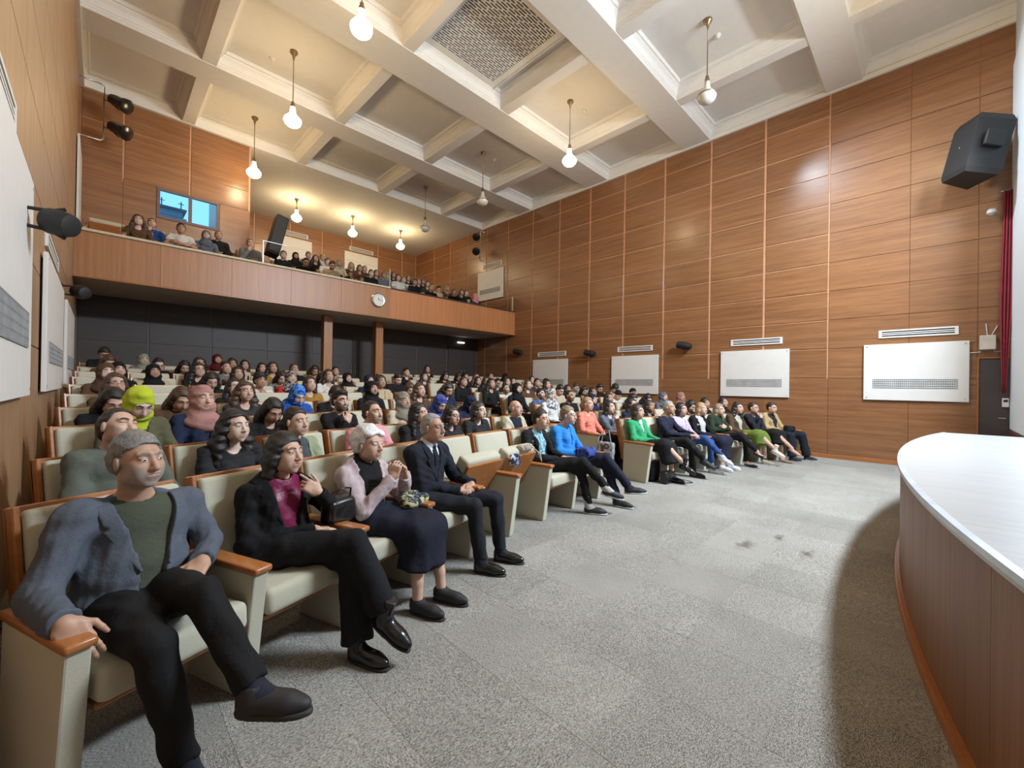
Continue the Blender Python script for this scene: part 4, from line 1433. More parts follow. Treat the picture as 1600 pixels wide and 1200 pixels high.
def hand_prims(B, w, d, n, side, curl=0.5, sc=1.0, thumb=0.5, spread=1.0, curls=None):
    """w wrist, d direction of the fingers, n where the palm faces, side +1 left hand / -1 right hand"""
    d, n = unit(d), unit(n)
    n = unit(n - d * (n @ d))
    t = np.cross(d, n) * (-side)
    w = V3(w)
    R = np.stack([t, d, n], 1)
    B.ell(w + d * 0.012 * sc, (0.026 * sc, 0.03 * sc, 0.019 * sc), R, 0.02)
    B.box(w + d * 0.050 * sc, (0.040 * sc, 0.044 * sc, 0.0135 * sc), R, 0.016, 0.012)
    B.ell(w + d * 0.035 * sc + t * 0.024 * sc + n * 0.008 * sc, (0.019 * sc, 0.030 * sc, 0.014 * sc), R, 0.014)
    for i, (o, L, r) in enumerate(((0.030, 0.070, 0.0088), (0.0105, 0.078, 0.0090), (-0.010, 0.073, 0.0086), (-0.029, 0.058, 0.0076))):
        c = (curls[i] if curls else curl + 0.06 * i)
        p = w + (d * (0.088 - 0.004 * abs(i - 1)) + t * o) * sc
        a = 0.0
        fan = t * o * 2.2 * spread
        B.cap(w + (d * 0.06 + t * o * 0.85) * sc, p, 0.011 * sc, 0.0100 * sc, 0.010)
        for q, f in enumerate((0.45, 0.32, 0.23)):
            a += c * (0.75 if q == 0 else 1.0) * 0.95
            dd = unit(d * math.cos(a) + n * math.sin(a) + fan * max(0, math.cos(a)))
            p2 = p + dd * L * f * sc
            B.cap(p, p2, r * (1.0 - 0.07 * q) * sc, r * (0.93 - 0.07 * q) * sc, 0.0035)
            p = p2
    p = w + (d * 0.022 + t * 0.030) * sc
    dd = unit(t * 0.75 + d * 0.75 + n * 0.25 * thumb)
    p2 = p + dd * 0.036 * sc
    B.cap(p, p2, 0.0135 * sc, 0.0105 * sc, 0.010)
    dd = unit(t * (0.45 - 0.5 * thumb) + d * 0.95 + n * 0.5 * thumb)
    p3 = p2 + dd * 0.030 * sc
    B.cap(p2, p3, 0.0102 * sc, 0.0092 * sc, 0.004)
    p4 = p3 + unit(dd + n * 0.3 * thumb) * 0.022 * sc
    B.cap(p3, p4, 0.0092 * sc, 0.0075 * sc, 0.004)


def pose_base():
    return dict(neck=(0, 0.125, 0.95), head=(0, 0.070, 1.115), yaw=0, pit=0, rol=0, shL=(0.165, 0.115, 0.905), shR=(-0.165, 0.115, 0.905),
                elL=(0.235, 0.00, 0.665), elR=(-0.235, 0.00, 0.665), wrL=(0.085, -0.215, 0.60), wrR=(-0.085, -0.215, 0.60),
                hdL=(-0.75, -0.65, -0.12), hdR=(0.75, -0.65, -0.12), pnL=(-0.1, -0.1, -1), pnR=(0.1, -0.1, -1), cuL=0.45, cuR=0.45,
                pel=(0, 0.045, 0.555), hipL=(0.09, 0.0, 0.545), hipR=(-0.09, 0.0, 0.545), knL=(0.115, -0.44, 0.535), knR=(-0.115, -0.44, 0.535),
                anL=(0.12, -0.47, 0.085), anR=(-0.12, -0.47, 0.085), toL=(0.05, -1, 0.0), toR=(-0.05, -1, 0.0), upL=(0, 0, 1), upR=(0, 0, 1))


POSES = {
    'lap': {},
    'cross_arms': dict(elL=(0.27, 0.0, 0.69), elR=(-0.27, 0.0, 0.69), wrL=(-0.05, -0.135, 0.745), wrR=(0.06, -0.155, 0.70), hdL=(-1, 0.1, 0.05), hdR=(1, 0.15, 0.12),
                       pnL=(0, 1, -0.2), pnR=(0, 1, -0.2), cuL=0.3, cuR=0.3),
    'chin': dict(elR=(-0.20, -0.13, 0.67), wrR=(-0.06, -0.145, 0.885), hdR=(0.35, 0.12, 0.9), pnR=(0.2, 1, 0.1), cuR=0.9, wrL=(-0.06, -0.17, 0.63), hdL=(-1, -0.1, 0.0)),
    'chinL': dict(elL=(0.20, -0.13, 0.67), wrL=(0.06, -0.145, 0.885), hdL=(-0.35, 0.12, 0.9), pnL=(-0.2, 1, 0.1), cuL=0.9, wrR=(0.06, -0.17, 0.63), hdR=(1, -0.1, 0.0)),
    'down': dict(head=(0, 0.015, 1.085), pit=0.62, wrL=(0.05, -0.25, 0.66), wrR=(-0.05, -0.25, 0.66), hdL=(-0.5, -0.75, 0.3), hdR=(0.5, -0.75, 0.3), pnL=(-0.7, 0.2, 0.3), pnR=(0.7, 0.2, 0.3)),
    'legs': dict(knR=(-0.06, -0.44, 0.615), anR=(0.10, -0.68, 0.32), toR=(0.15, -0.85, -0.35), upR=(0.1, -0.3, 0.9)),
    'legsL': dict(knL=(0.06, -0.44, 0.615), anL=(-0.10, -0.68, 0.32), toL=(-0.15, -0.85, -0.35), upL=(-0.1, -0.3, 0.9)),
}


def make_pose(*names, **kw):
    p = pose_base()
    for n in names:
        p.update(POSES[n])
    p.update(kw)
    return p


def head_frame(p):
    R = rot('Z', p['yaw']) @ rot('X', p['pit']) @ rot('Y', p['rol'])
    # head turned left = +yaw (towards +x when facing -y)
    return Frame(p['head'], R)


def body_blob(p, sex, legs='trousers', bare_arm=0.0):
    B = Blob()
    f = sex == 'f'
    M = head_frame(p)
    head_prims(B, M, sex)
    nk = M((0, 0.022, -0.075))
    B.cap(nk, p['neck'], 0.046 if f else 0.055, 0.052 if f else 0.062, 0.03)
    B.ell((p['neck'][0] * 0.75, p['neck'][1] - 0.015, 0.80), (0.120, 0.078, 0.145), None, 0.05)
    B.cap(V3(p['pel']) + V3((0, 0, 0.02)), (p['neck'][0] * 0.7, p['neck'][1] - 0.03, 0.80), 0.085, 0.09, 0.05)
    for s, L in ((1, 'L'), (-1, 'R')):
        B.cap(p['neck'], p['sh' + L], 0.045, 0.045, 0.04)
        B.chain([p['sh' + L], p['el' + L], p['wr' + L]], [0.045 if f else 0.05, 0.036 if f else 0.042, 0.025 if f else 0.029], 0.015)
        hand_prims(B, p['wr' + L], p['hd' + L], p['pn' + L], s, p['cu' + L], 0.93 if f else 1.05, curls=p.get('fc' + L), thumb=p.get('th' + L, 0.5), spread=p.get('sp' + L, 1.0))
        an = V3(p['an' + L])
        B.chain([p['hip' + L], p['kn' + L]], [0.075, 0.052], 0.03)
        kn = V3(p['kn' + L])
        calf = kn + (an - kn) * 0.3 + V3((0, 0.015, 0))
        q_ = 1.0 if legs == 'skirt' else 0.78
        B.chain([kn, calf, kn + (an - kn) * 0.75, an], [0.050 * q_, 0.053 * q_, 0.036 * q_, 0.034], 0.02)
        d = unit(p['to' + L])
        u = unit(p['up' + L])
        B.cap(an - u * 0.03 - d * 0.01, an + d * 0.12 - u * 0.045, 0.032, 0.022, 0.02)
    return B


def top_blob(p, sex, style, fat=0.0, seed=1, hem=0.50):
    """style: sweater, tee, jacket_open, jacket_closed, shirt"""
    B = Blob()
    f = sex == 'f'
    w = 0.0 if f else 0.015
    o = 0.012 if style.startswith('jacket') else (0.0 if style != 'under' else -0.014)
    g = fat
    chest_y = p['neck'][1] - 0.02
    nx = p['neck'][0]
    B.ell((nx * 0.8, chest_y, 0.835), (0.158 + w + o + g * 0.6, 0.108 + w * 0.5 + o + g * 0.5, 0.165), None, 0.05)
    if f:
        for s in (-1, 1):
            B.ell((nx * 0.75 + s * 0.065, chest_y - 0.075 - o * 0.6, 0.80), (0.062, 0.055, 0.06), None, 0.04)
    B.ell((nx * 0.4, chest_y - 0.035, 0.68), (0.145 + w + o + g, 0.115 + o + g * 1.2, 0.14), None, 0.06)
    B.ell((0, p['pel'][1], 0.585), (0.170 + o + g, 0.135 + o + g, 0.09), None, 0.05)
    for L in 'LR':
        B.cap(V3(p['neck']) + V3((0, 0, -0.03)), V3(p['sh' + L]) + V3((0, 0, 0.002)), 0.062 + o * 0.5, 0.052 + w * 0.6 + o, 0.035)
    # neck opening
    M = head_frame(p)
    nb, nt_ = V3(p['neck']), M((0, 0.02, -0.08))
    B.fcap(nb - unit(nt_ - nb) * 0.03, nb + unit(nt_ - nb) * 0.2, 0.055 if f else 0.064, 0.075, 0.008, None, -1)
    if style == 'scoop' or style == 'sweater' and f:
        B.ell((0, chest_y - 0.10, 0.945), (0.075, 0.09, 0.055), None, 0.01, None, -1)
    wt = {'sweater': 0.0055, 'tee': 0.005, 'scoop': 0.004}.get(style, 0.0045)
    if style in ('jacket_open', 'jacket_closed', 'cardigan'):
        ym = chest_y - 0.02
        zb = {'jacket_open': 0.46, 'cardigan': 0.46, 'jacket_closed': 0.70}[style]
        wid = p.get('openw', {'jacket_open': 0.055, 'cardigan': 0.075, 'jacket_closed': 0.0}[style])

        def wedge(X, Y, Z):
            ww = wid + np.clip((Z - 0.70) / 0.24, 0, 1) * (0.062 if style != 'cardigan' else 0.03)
            return np.maximum(np.maximum(np.abs(X - nx * np.clip((Z - 0.56) / 0.36, 0, 1)) - ww, Y - ym), zb - Z)
        B.cut(wedge, (-0.25, -0.45, zb - 0.02), (0.25, ym + 0.02, 1.02), 0.006)
    if style != 'under':
        for s, L in ((1, 'L'), (-1, 'R')):
            sh, el, wr = V3(p['sh' + L]), V3(p['el' + L]), V3(p['wr' + L])
            if style == 'tee':
                B.fcap(sh, sh + (el - sh) * 0.62, 0.064 + w * 0.4, 0.066 + w * 0.4, 0.03)
            else:
                q = 0.004 if style == 'sweater' else 0.008
                B.cap(sh, el, 0.052 + w * 0.5 + q + g * 0.2, 0.042 + w * 0.4 + q, 0.03)
                c0 = 0.0375 if style == 'sweater' else 0.044
                B.fcap(el, wr + unit(wr - el) * (0.0 if style != 'shirt' else -0.02), 0.043 + w * 0.3 + q, c0 + w * 0.3, 0.025)
    if style != 'under':
        B.wrinkle(wt, 48, seed)
        B.wrinkle(wt * 0.5, 110, seed + 50)
    return B


def lapel_blob(p, style, sex, side, fat=0.0):
    """a thin lapel lying on the jacket front along the edge of the opening"""
    B = Blob()
    f = sex == 'f'
    w = 0.0 if f else 0.015
    o = 0.012 + 0.007
    g = fat
    chest_y = p['neck'][1] - 0.02
    nx = p['neck'][0]
    B.ell((nx * 0.8, chest_y, 0.835), (0.158 + w + o + g * 0.6, 0.108 + w * 0.5 + o + g * 0.5, 0.165), None, 0.05)
    if f:
        for s in (-1, 1):
            B.ell((nx * 0.75 + s * 0.065, chest_y - 0.075 - o * 0.6, 0.80), (0.062, 0.055, 0.06), None, 0.04)
    B.ell((nx * 0.4, chest_y - 0.035, 0.68), (0.145 + w + o + g, 0.115 + o + g * 1.2, 0.14), None, 0.06)
    for L in 'LR':
        B.cap(V3(p['neck']) + V3((0, 0, -0.03)), V3(p['sh' + L]) + V3((0, 0, 0.002)), 0.062 + o * 0.5, 0.052 + w * 0.6 + o, 0.035)
    wid = p.get('openw', 0.055)
    ym = chest_y + 0.02

    def outside(X, Y, Z):
        ww = wid + np.clip((Z - 0.70) / 0.24, 0, 1) * 0.062
        lw = 0.012 + np.clip((Z - 0.70) / 0.17, 0, 1) * 0.052 - np.clip((Z - 0.872) / 0.01, 0, 1) * 0.018 + np.clip((Z - 0.885) / 0.01, 0, 1) * 0.012
        xs_ = (X - nx * np.clip((Z - 0.56) / 0.36, 0, 1)) * side
        d = np.maximum(np.maximum(ww - xs_, xs_ - ww - lw), np.maximum(Y - ym, np.maximum(0.695 - Z, Z - 0.975)))
        return -d
    B.cut(outside, (-0.35, -0.45, 0.4), (0.35, 0.4, 1.15), 0.002)
    return B


def collar_blob(p, sex, h=0.045):
    B = Blob()
    M = head_frame(p)
    nb = V3(p['neck']) + V3((0, -0.012, -0.01))
    d = unit(M((0, 0.02, -0.08)) - nb)
    r = 0.060 if sex == 'f' else 0.069
    B.fcap(nb - d * 0.02, nb + d * h, r + 0.016, r + 0.006, 0.01)
    B.fcap(nb - d * 0.06, nb + d * (h + 0.05), r + 0.004, r - 0.004, 0.003, None, -1)
    B.cut(lambda X, Y, Z: np.maximum(np.abs(X - nb[0]) - (0.006 + np.clip(Z - nb[2], 0, 1) * 0.55), Y - nb[1]), nb - 0.15, nb + 0.15, 0.003)
    return B


def tie_blob(p):
    B = Blob()
    x0, y0 = p['neck'][0], p['neck'][1]
    yc = y0 - 0.02
    B.box((x0, y0 - 0.092, p['neck'][2] - 0.022), (0.017, 0.010, 0.018), None, 0.006, 0.006)
    pts = [(x0, y0 - 0.100, p['neck'][2] - 0.045), (x0 * 0.84, yc - 0.122, 0.86), (x0 * 0.68, yc - 0.130, 0.80), (x0 * 0.4, yc - 0.152, 0.70)]
    for a, b in zip(pts[:-1], pts[1:]):
        a, b = V3(a), V3(b)
        L = np.linalg.norm(b - a)
        ang = math.atan2(b[1] - a[1], -(b[2] - a[2]))
        B.box((a + b) / 2, (0.026, 0.006, L / 2 + 0.006), rot('X', ang), 0.006, 0.004)
    return B


def bottom_blob(p, kind, sex, seed=3, fat=0.0, hemz=0.26):
    B = Blob()
    g = fat
    pel = V3(p['pel'])
    B.ell(pel, (0.165 + g, 0.125 + g, 0.095), None, 0.05)
    if kind == 'skirt':
        for L in 'LR':
            kn = V3(p['kn' + L])
            B.cap(p['hip' + L], kn, 0.105 + g, 0.078, 0.09)
        mid = (V3(p['knL']) + V3(p['knR'])) / 2
        ma = (V3(p['anL']) + V3(p['anR'])) / 2
        B.cap(mid + V3((-0.07, 0.02, -0.02)), mid + V3((0.07, 0.02, -0.02)), 0.075, 0.075, 0.08)
        end = mid + (ma - mid) * ((mid[2] - hemz) / max(0.01, (mid[2] - ma[2])))
        for s in (-1, 1):
            B.fcap(mid + V3((s * 0.075, 0.03, 0)), V3((end[0] + s * 0.10, end[1] + 0.05, hemz)), 0.075, 0.10, 0.09)
        B.fcap(mid + V3((0, 0.03, 0)), V3((end[0], end[1] + 0.03, hemz)), 0.085, 0.12, 0.09)
        B.wrinkle(0.004, 45, seed)
        return B
    wide = {'trousers': 0.0, 'slim': -0.008, 'wide': 0.022}.get(kind, 0)
    for L in 'LR':
        hip, kn, an = V3(p['hip' + L]), V3(p['kn' + L]), V3(p['an' + L])
        B.cap(hip, kn, 0.092 + g, 0.066 + wide * 0.4, 0.035)
        B.fcap(kn, kn + (an - kn) * (0.96 if kind != 'crop' else 0.82), 0.066 + wide * 0.5, 0.052 + wide * 1.3, 0.02)
    B.wrinkle(0.005, 45, seed)
    return B


def shoe_blobs(an, d, u, kind='shoe', sc=1.0):
    an, d, u = V3(an), unit(d), unit(u)
    u = unit(u - d * (u @ d))
    s = np.cross(d, u)
    R = np.stack([s, d, u], 1)
    F = Frame(an, R)
    B = Blob()
    h = -0.083
    if kind in ('pump',):
        B.ell((0, 0.13, h + 0.028), (0.037, 0.075, 0.026), None, 0.02, F)
        B.ell((0, 0.0, h + 0.045), (0.031, 0.05, 0.028), None, 0.03, F)
        B.cap((0, 0.02, h + 0.035), (0, 0.12, h + 0.025), 0.028, 0.03, 0.02, F)
        B.ell((0, 0.03, h + 0.085), (0.027, 0.095, 0.045), None, 0.006, F, -1)
        B.cap((0, -0.035, h + 0.03), (0, -0.035, h + 0.005), 0.014, 0.009, 0.01, F)
    else:
        B.ell((0, 0.115, h + 0.033), (0.045 * sc, 0.098, 0.036), None, 0.02, F)
        B.ell((0, 0.005, h + 0.042), (0.038 * sc, 0.062, 0.045), None, 0.03, F)
        B.cap((0, 0.01, h + 0.05), (0, 0.12, h + 0.036), 0.04 * sc, 0.038 * sc, 0.03, F)
        if kind in ('boot', 'sneaker', 'shoe'):
            tp = {'boot': 0.10, 'sneaker': 0.02, 'shoe': 0.0}[kind]
            B.fcap((0, -0.005, h + 0.04), (0, -0.01, h + 0.085 + tp), 0.045 * sc, 0.045 * sc, 0.03, F)
        if kind != 'boot':
            B.ell((0, 0.0, h + 0.125), (0.034, 0.045, 0.05), None, 0.005, F, -1)
    B.box((0, 0.06, h - 0.03), (0.08, 0.2, 0.03), None, 0.004, 0.002, F, -1)
    SB = Blob()
    if kind != 'pump':
        th = 0.012 if kind != 'sneaker' else 0.02
        SB.ell((0, 0.115, h + 0.006), (0.050 * sc, 0.104, 0.05), None, 0.02, F)
        SB.ell((0, 0.0, h + 0.006), (0.043 * sc, 0.064, 0.05), None, 0.05, F)
        SB.box((0, 0.06, h + th + 0.06), (0.12, 0.3, 0.06), None, 0.003, 0.001, F, -1)
        SB.box((0, 0.06, h - 0.085 + 0.003), (0.12, 0.3, 0.08), None, 0.003, 0.001, F, -1)
    return B, SB


# ---- hair, scarves and hats, all in head coordinates
def hair_blob(kind, sex='f', seed=5):
    B = Blob()
    if kind == 'hijab':
        B.ell((0, 0.028, 0.028), (0.092, 0.110, 0.106), None, 0.03)
        B.ell((0, -0.005, -0.06), (0.082, 0.098, 0.085), None, 0.04)
        B.cap((0, 0.02, -0.08), (0, 0.04, -0.19), 0.080, 0.110, 0.06)
        B.ell((0, 0.010, -0.205), (0.150, 0.115, 0.065), None, 0.09)
        B.ell((0, -0.065, -0.235), (0.085, 0.050, 0.065), None, 0.07)
        B.ell((0, 0.085, 0.0), (0.065, 0.055, 0.07), None, 0.05)
        B.ell((0, -0.105, -0.014), (0.0565, 0.092, 0.0745), None, 0.006, None, -1)
        B.wrinkle(0.006, 55, seed)
        return B
    if kind == 'beanie':
        B.ell((0, 0.026, 0.045), (0.088, 0.104, 0.098), None, 0.03)
        B.cut(lambda X, Y, Z: Z - (0.030 + Y * -0.25) + 0 * X, (-0.2, -0.2, -0.2), (0.2, 0.2, 0.1))
        return B
    up = {'short': 0.012, 'crop': 0.004, 'curly': 0.03, 'bouffant': 0.028, 'quiff': 0.02}.get(kind, 0.012)
    B.ell((0, 0.024, 0.034 + up * 0.6), (0.0795 + up * 0.45, 0.0985 + up * 0.4, 0.0885 + up * 0.7), None, 0.02)
    if kind in ('quiff',):
        B.ell((0, -0.035, 0.112), (0.055, 0.05, 0.028), None, 0.03)
    long_ = kind in ('long', 'wavy', 'verylong', 'bob')
    if long_:
        zb = {'long': -0.24, 'wavy': -0.26, 'verylong': -0.34, 'bob': -0.115}[kind]
        wv = 0.02 if kind in ('wavy', 'verylong') else 0.0
        B.ell((0, 0.055, -0.02), (0.090 + wv, 0.080, 0.10), None, 0.03)
        for s in (-1, 1):
            B.chain([(s * 0.066, -0.004, 0.055), (s * 0.084, 0.012, -0.03), (s * (0.088 + wv), 0.030, -0.12 if zb < -0.12 else zb)] + ([(s * (0.105 + wv), 0.0, zb)] if zb < -0.12 else []),
                    [0.026, 0.030, 0.036 + wv * 0.5] + ([0.030] if zb < -0.12 else []), 0.04)
        if zb < -0.12:
            B.ell((0, 0.075, -0.13), (0.105 + wv, 0.050, 0.12), None, 0.05)
        else:
            B.ell((0, 0.070, -0.06), (0.085, 0.045, 0.06), None, 0.04)
    if kind == 'bun':
        B.ell((0, 0.115, 0.045), (0.038, 0.032, 0.038), None, 0.015)
    if kind == 'ponytail':
        B.ell((0, 0.115, 0.03), (0.025, 0.025, 0.025), None, 0.015)
        B.chain([(0, 0.125, 0.03), (0.0, 0.155, -0.03), (0.0, 0.14, -0.14)], [0.026, 0.038, 0.02], 0.02)
    if kind in ('short', 'crop', 'curly', 'quiff', 'bouffant'):
        for s in (-1, 1):
            B.ell((s * 0.068, 0.035, 0.0), (0.018 + up * 0.3, 0.045, 0.045), None, 0.02)
        B.ell((0, 0.085, -0.025), (0.060, 0.032 + up * 0.3, 0.05), None, 0.03)
    if kind == 'bouffant':
        B.ell((0, 0.06, 0.03), (0.096, 0.085, 0.09), None, 0.04)
        for s in (-1, 1):
            B.ell((s * 0.062, -0.045, 0.080), (0.030, 0.028, 0.022), None, 0.03)
    if kind in ('bun', 'ponytail', 'bunlow'):
        B.ell((0, 0.07, -0.005), (0.066, 0.045, 0.07), None, 0.03)
    # the face opening: hairline, temples, sideburns in front of the ears
    hz = {'crop': 0.090, 'short': 0.078, 'quiff': 0.084, 'curly': 0.072, 'bouffant': 0.078, 'bob': 0.074}.get(kind, 0.082)
    xw = 0.0585 if long_ else 0.2

    def face(X, Y, Z):
        top = Z - (hz - (np.abs(X) / 0.07) ** 2 * 0.026)
        front = Y - (-0.026 + (0.0 if long_ else 1.0) * np.clip((0.045 - Z) / 0.045, 0, 1) * 0.022)
        return np.maximum(np.maximum(top, front), np.abs(X) - xw)
    B.cut(face, (-0.2, -0.22, -0.40), (0.2, 0.03, 0.12), 0.010)
    if not long_:
        B.ell((0, -0.080, -0.10), (0.09, 0.095, 0.11), None, 0.012, None, -1)
        for s in (-1, 1):
            B.ell((s * 0.085, 0.002, -0.020), (0.030, 0.026, 0.044), None, 0.008, None, -1)
    if kind == 'curly':
        B.wrinkle(0.010, 150, seed)
    elif kind in ('wavy', 'verylong'):
        B.wrinkle(0.006, 75, seed)
    elif kind == 'bouffant':
        B.wrinkle(0.005, 70, seed)
    else:
        B.wrinkle(0.0025, 110, seed)
    return B


def hair_grey_ring(kind='ring'):
    B = Blob()
    B.ell((0, 0.030, 0.005), (0.079, 0.094, 0.060), None, 0.02)
    B.cut(lambda X, Y, Z: 0.030 - Z + 0 * X + 0 * Y, (-0.2, -0.2, 0.0), (0.2, 0.2, 0.2))
    B.cut(lambda X, Y, Z: Y - 0.005 + 0 * X + 0 * Z, (-0.2, -0.2, -0.2), (0.2, 0.02, 0.2))
    return B


MESHES = {}
POSE_KEEP = []


def cached(key, fn):
    if key not in MESHES:
        MESHES[key] = fn()
    return MESHES[key]


SKIN = {'fair': (0.56, 0.35, 0.26), 'pale': (0.62, 0.43, 0.34), 'tan': (0.42, 0.235, 0.155), 'olive': (0.47, 0.28, 0.195)}
HAIR = {'black': (0.009, 0.007, 0.006), 'dark': (0.020, 0.012, 0.008), 'brown': (0.055, 0.026, 0.013), 'blond': (0.30, 0.19, 0.09), 'grey': (0.26, 0.25, 0.24), 'white': (0.62, 0.61, 0.58),
        'salt': (0.17, 0.16, 0.15), 'auburn': (0.09, 0.03, 0.015), 'ash': (0.22, 0.16, 0.10)}
TOPNAME = {'sweater': 'sweater', 'tee': 't_shirt', 'jacket_open': 'jacket', 'jacket_closed': 'jacket', 'cardigan': 'cardigan', 'shirt': 'shirt', 'scoop': 'top'}


def person(loc, rz, label, sp, group=None):
    """sp: pose (tuple of names or dict), sex, hair, hc, skin, top, tc, under, bot, bc, shoe, res..."""
    sex = sp.get('sex', 'f')
    res = sp.get('res', 0.016)
    pk = sp.get('pose', ('lap',))
    shared = not isinstance(pk, dict)
    p = make_pose(*pk) if shared else pk
    if not shared:
        POSE_KEEP.append(pk)
    uid = (pk, sex, res) if shared else (len(POSE_KEEP),)
    t = tag(empty('person', loc, rz), label, 'person', group)
    hc = HAIR[sp.get('hc', 'black')]
    skin = mat_skin(SKIN[sp.get('skin', 'fair')], HAIR[sp.get('bc_', sp.get('hc', 'black'))], sp.get('beard', 0.0))
    M = head_frame(p)
    bot = sp.get('bot', 'trousers')
    fres_ = sp.get('fres', 0.0048 if res < 0.012 else 0.0085)
    fine = [(M.c - 0.14, M.c + 0.14)] if res < 0.012 else ([(M.c - 0.13, M.c + 0.13)] if res < 0.0145 else None)
    if res < 0.012:
        for L in 'LR':
            h = V3(p['wr' + L]) + unit(p['hd' + L]) * 0.07
            fine.append((h - 0.115, h + 0.115))
    body = cached(('body',) + uid + (bot == 'skirt',), lambda: body_blob(p, sex, bot).mesh('body', res, skin, fine, fres_, info=head_mask(M, 1.0, sex, fres_)))
    place(body, 'body', t, mat=skin)
    # eyes
    if res < 0.02:
        for s in (-1, 1):
            o = place(eye_mesh, 'eye', t)
            F4 = Matrix(((M.R[0][0], M.R[0][1], M.R[0][2], 0), (M.R[1][0], M.R[1][1], M.R[1][2], 0), (M.R[2][0], M.R[2][1], M.R[2][2], 0), (0, 0, 0, 1)))
            F4.translation = Vector(M((s * 0.031, -0.0795, 0.0095)))
            if sp.get('closed'):
                continue
            # lathe axis z becomes the line of sight (-y); squash the height
            o.matrix_local = F4 @ Matrix.Rotation(s * 0.14, 4, 'Z') @ Matrix.Diagonal((0.95, 1.05, 0.60, 1)) @ Matrix.Rotation(math.pi / 2, 4, 'X') @ Matrix.Diagonal((1, 1, 1, 1))
    tstyle, tcol = sp.get('top', 'sweater'), sp.get('tc', (0.02, 0.02, 0.022))
    tmat = tcol if isinstance(tcol, bpy.types.Material) else mat_cloth(tcol)
    fat = sp.get('fat', 0.0)
    tres = res * 0.95 if res > 0.012 else 0.0085
    place(cached(('top', tstyle, fat) + uid, lambda: top_blob(p, sex, tstyle, fat, sp.get('seed', 1)).mesh(TOPNAME[tstyle], tres, tmat)), sp.get('topname', TOPNAME[tstyle]), t, mat=tmat)
    if tstyle.startswith('jacket') or tstyle == 'cardigan':
        um = sp.get('under', tcol)
        um = um if isinstance(um, bpy.types.Material) else mat_cloth(um)
        place(cached(('under', fat) + uid, lambda: top_blob(p, sex, 'under', fat).mesh('shirt', tres, um)), 'shirt', t, mat=um)
    if sp.get('collar'):
        cm_ = mat_cloth(sp['collar']) if isinstance(sp['collar'], tuple) else sp['collar']
        place(collar_blob(p, sex).mesh('collar', 0.0045, cm_), 'collar', t, mat=cm_)
    if sp.get('tie'):
        tm_ = mat_cloth(sp['tie'])
        place(tie_blob(p).mesh('tie', 0.006, tm_), 'tie', t, mat=tm_)
    if sp.get('lapels'):
        for s in (-1, 1):
            place(cached(('lapel', s) + uid, lambda: lapel_blob(p, tstyle, sex, s, fat).mesh('lapel', 0.006, tmat)), 'lapel', t, mat=tmat)
    bcol = sp.get('bc', (0.009, 0.009, 0.011))
    bmat = bcol if isinstance(bcol, bpy.types.Material) else mat_cloth(bcol)
    bname = {'skirt': 'skirt'}.get(bot, 'trousers')
    place(cached(('bot', bot, fat, sp.get('hemz', 0.26)) + uid, lambda: bottom_blob(p, bot, sex, 3, fat * 0.7, sp.get('hemz', 0.26)).mesh(bname, tres, bmat)), bname, t, mat=bmat)
    # shoes
    kind, smat, solemat = sp.get('shoe', ('shoe', SHOE_SOFT, SOLE))
    for L in 'LR':
        def mk(L=L):
            return shoe_blobs(p['an' + L], p['to' + L], p['up' + L], kind, 0.9 if sex == 'f' else 1.0)
        a = cached(('shoe', kind, L) + uid, lambda: mk()[0].mesh('shoe', min(res, 0.012) * 0.8, smat))
        so = place(a, 'shoe', t, mat=smat)
        if kind != 'pump':
            b = cached(('sole', kind, L) + uid, lambda: mk()[1].mesh('sole', min(res, 0.012) * 0.8, solemat))
            place(b, 'sole', so, mat=solemat)
    if bot != 'skirt' and kind not in ('boot', 'pump') and not sp.get('nosock'):
        for L in 'LR':
            an, kn = V3(p['an' + L]), V3(p['kn' + L])
            sk = sp.get('sockm') or mat_cloth((0.016, 0.018, 0.03))
            place(cached(('sock', L) + uid, lambda: Blob().fcap(an + unit(p['up' + L]) * -0.03, an + (kn - an) * 0.30, 0.043, 0.045).cap(an - unit(p['up' + L]) * 0.01, an + unit(p['to' + L]) * 0.10 - unit(p['up' + L]) * 0.045, 0.040, 0.030).mesh('sock', min(res, 0.012), sk)), 'sock', t, mat=sk)
    # hair or headwear
    hk = sp.get('hair', 'long')
    F4 = Matrix.Identity(4)
    for i in range(3):
        for j in range(3):
            F4[i][j] = M.R[i][j]
    F4.translation = Vector(M.c)
    hres = 0.0065 if res < 0.012 else (0.0095 if res < 0.015 else 0.0125)
    pieces = []
    if hk == 'hijab':
        hcol = sp.get('hj', (0.01, 0.01, 0.01))
        pieces = [('hijab', 'headscarf', hcol if isinstance(hcol, bpy.types.Material) else mat_cloth(hcol))]
    elif hk == 'ring':
        pieces = [('ring', 'hair', mat_hair(hc))]
    elif hk == 'beanie':
        pieces = [('beanie', 'beanie', mat_cloth((0.01, 0.01, 0.01)))]
    elif hk != 'none':
        pieces = [(hk, 'hair', mat_hair(hc))]
    for k, nm, mt in pieces:
        me = cached(('hair', k, hres), lambda: (hair_grey_ring() if k == 'ring' else hair_blob(k)).mesh(nm, hres, mt))
        o = place(me, nm, t, mat=mt)
        o.matrix_local = F4
    if sp.get('glasses'):
        o = place(cached(('glasses',), glasses_mesh), 'glasses', t)
        o.matrix_local = F4
    return t, p, M


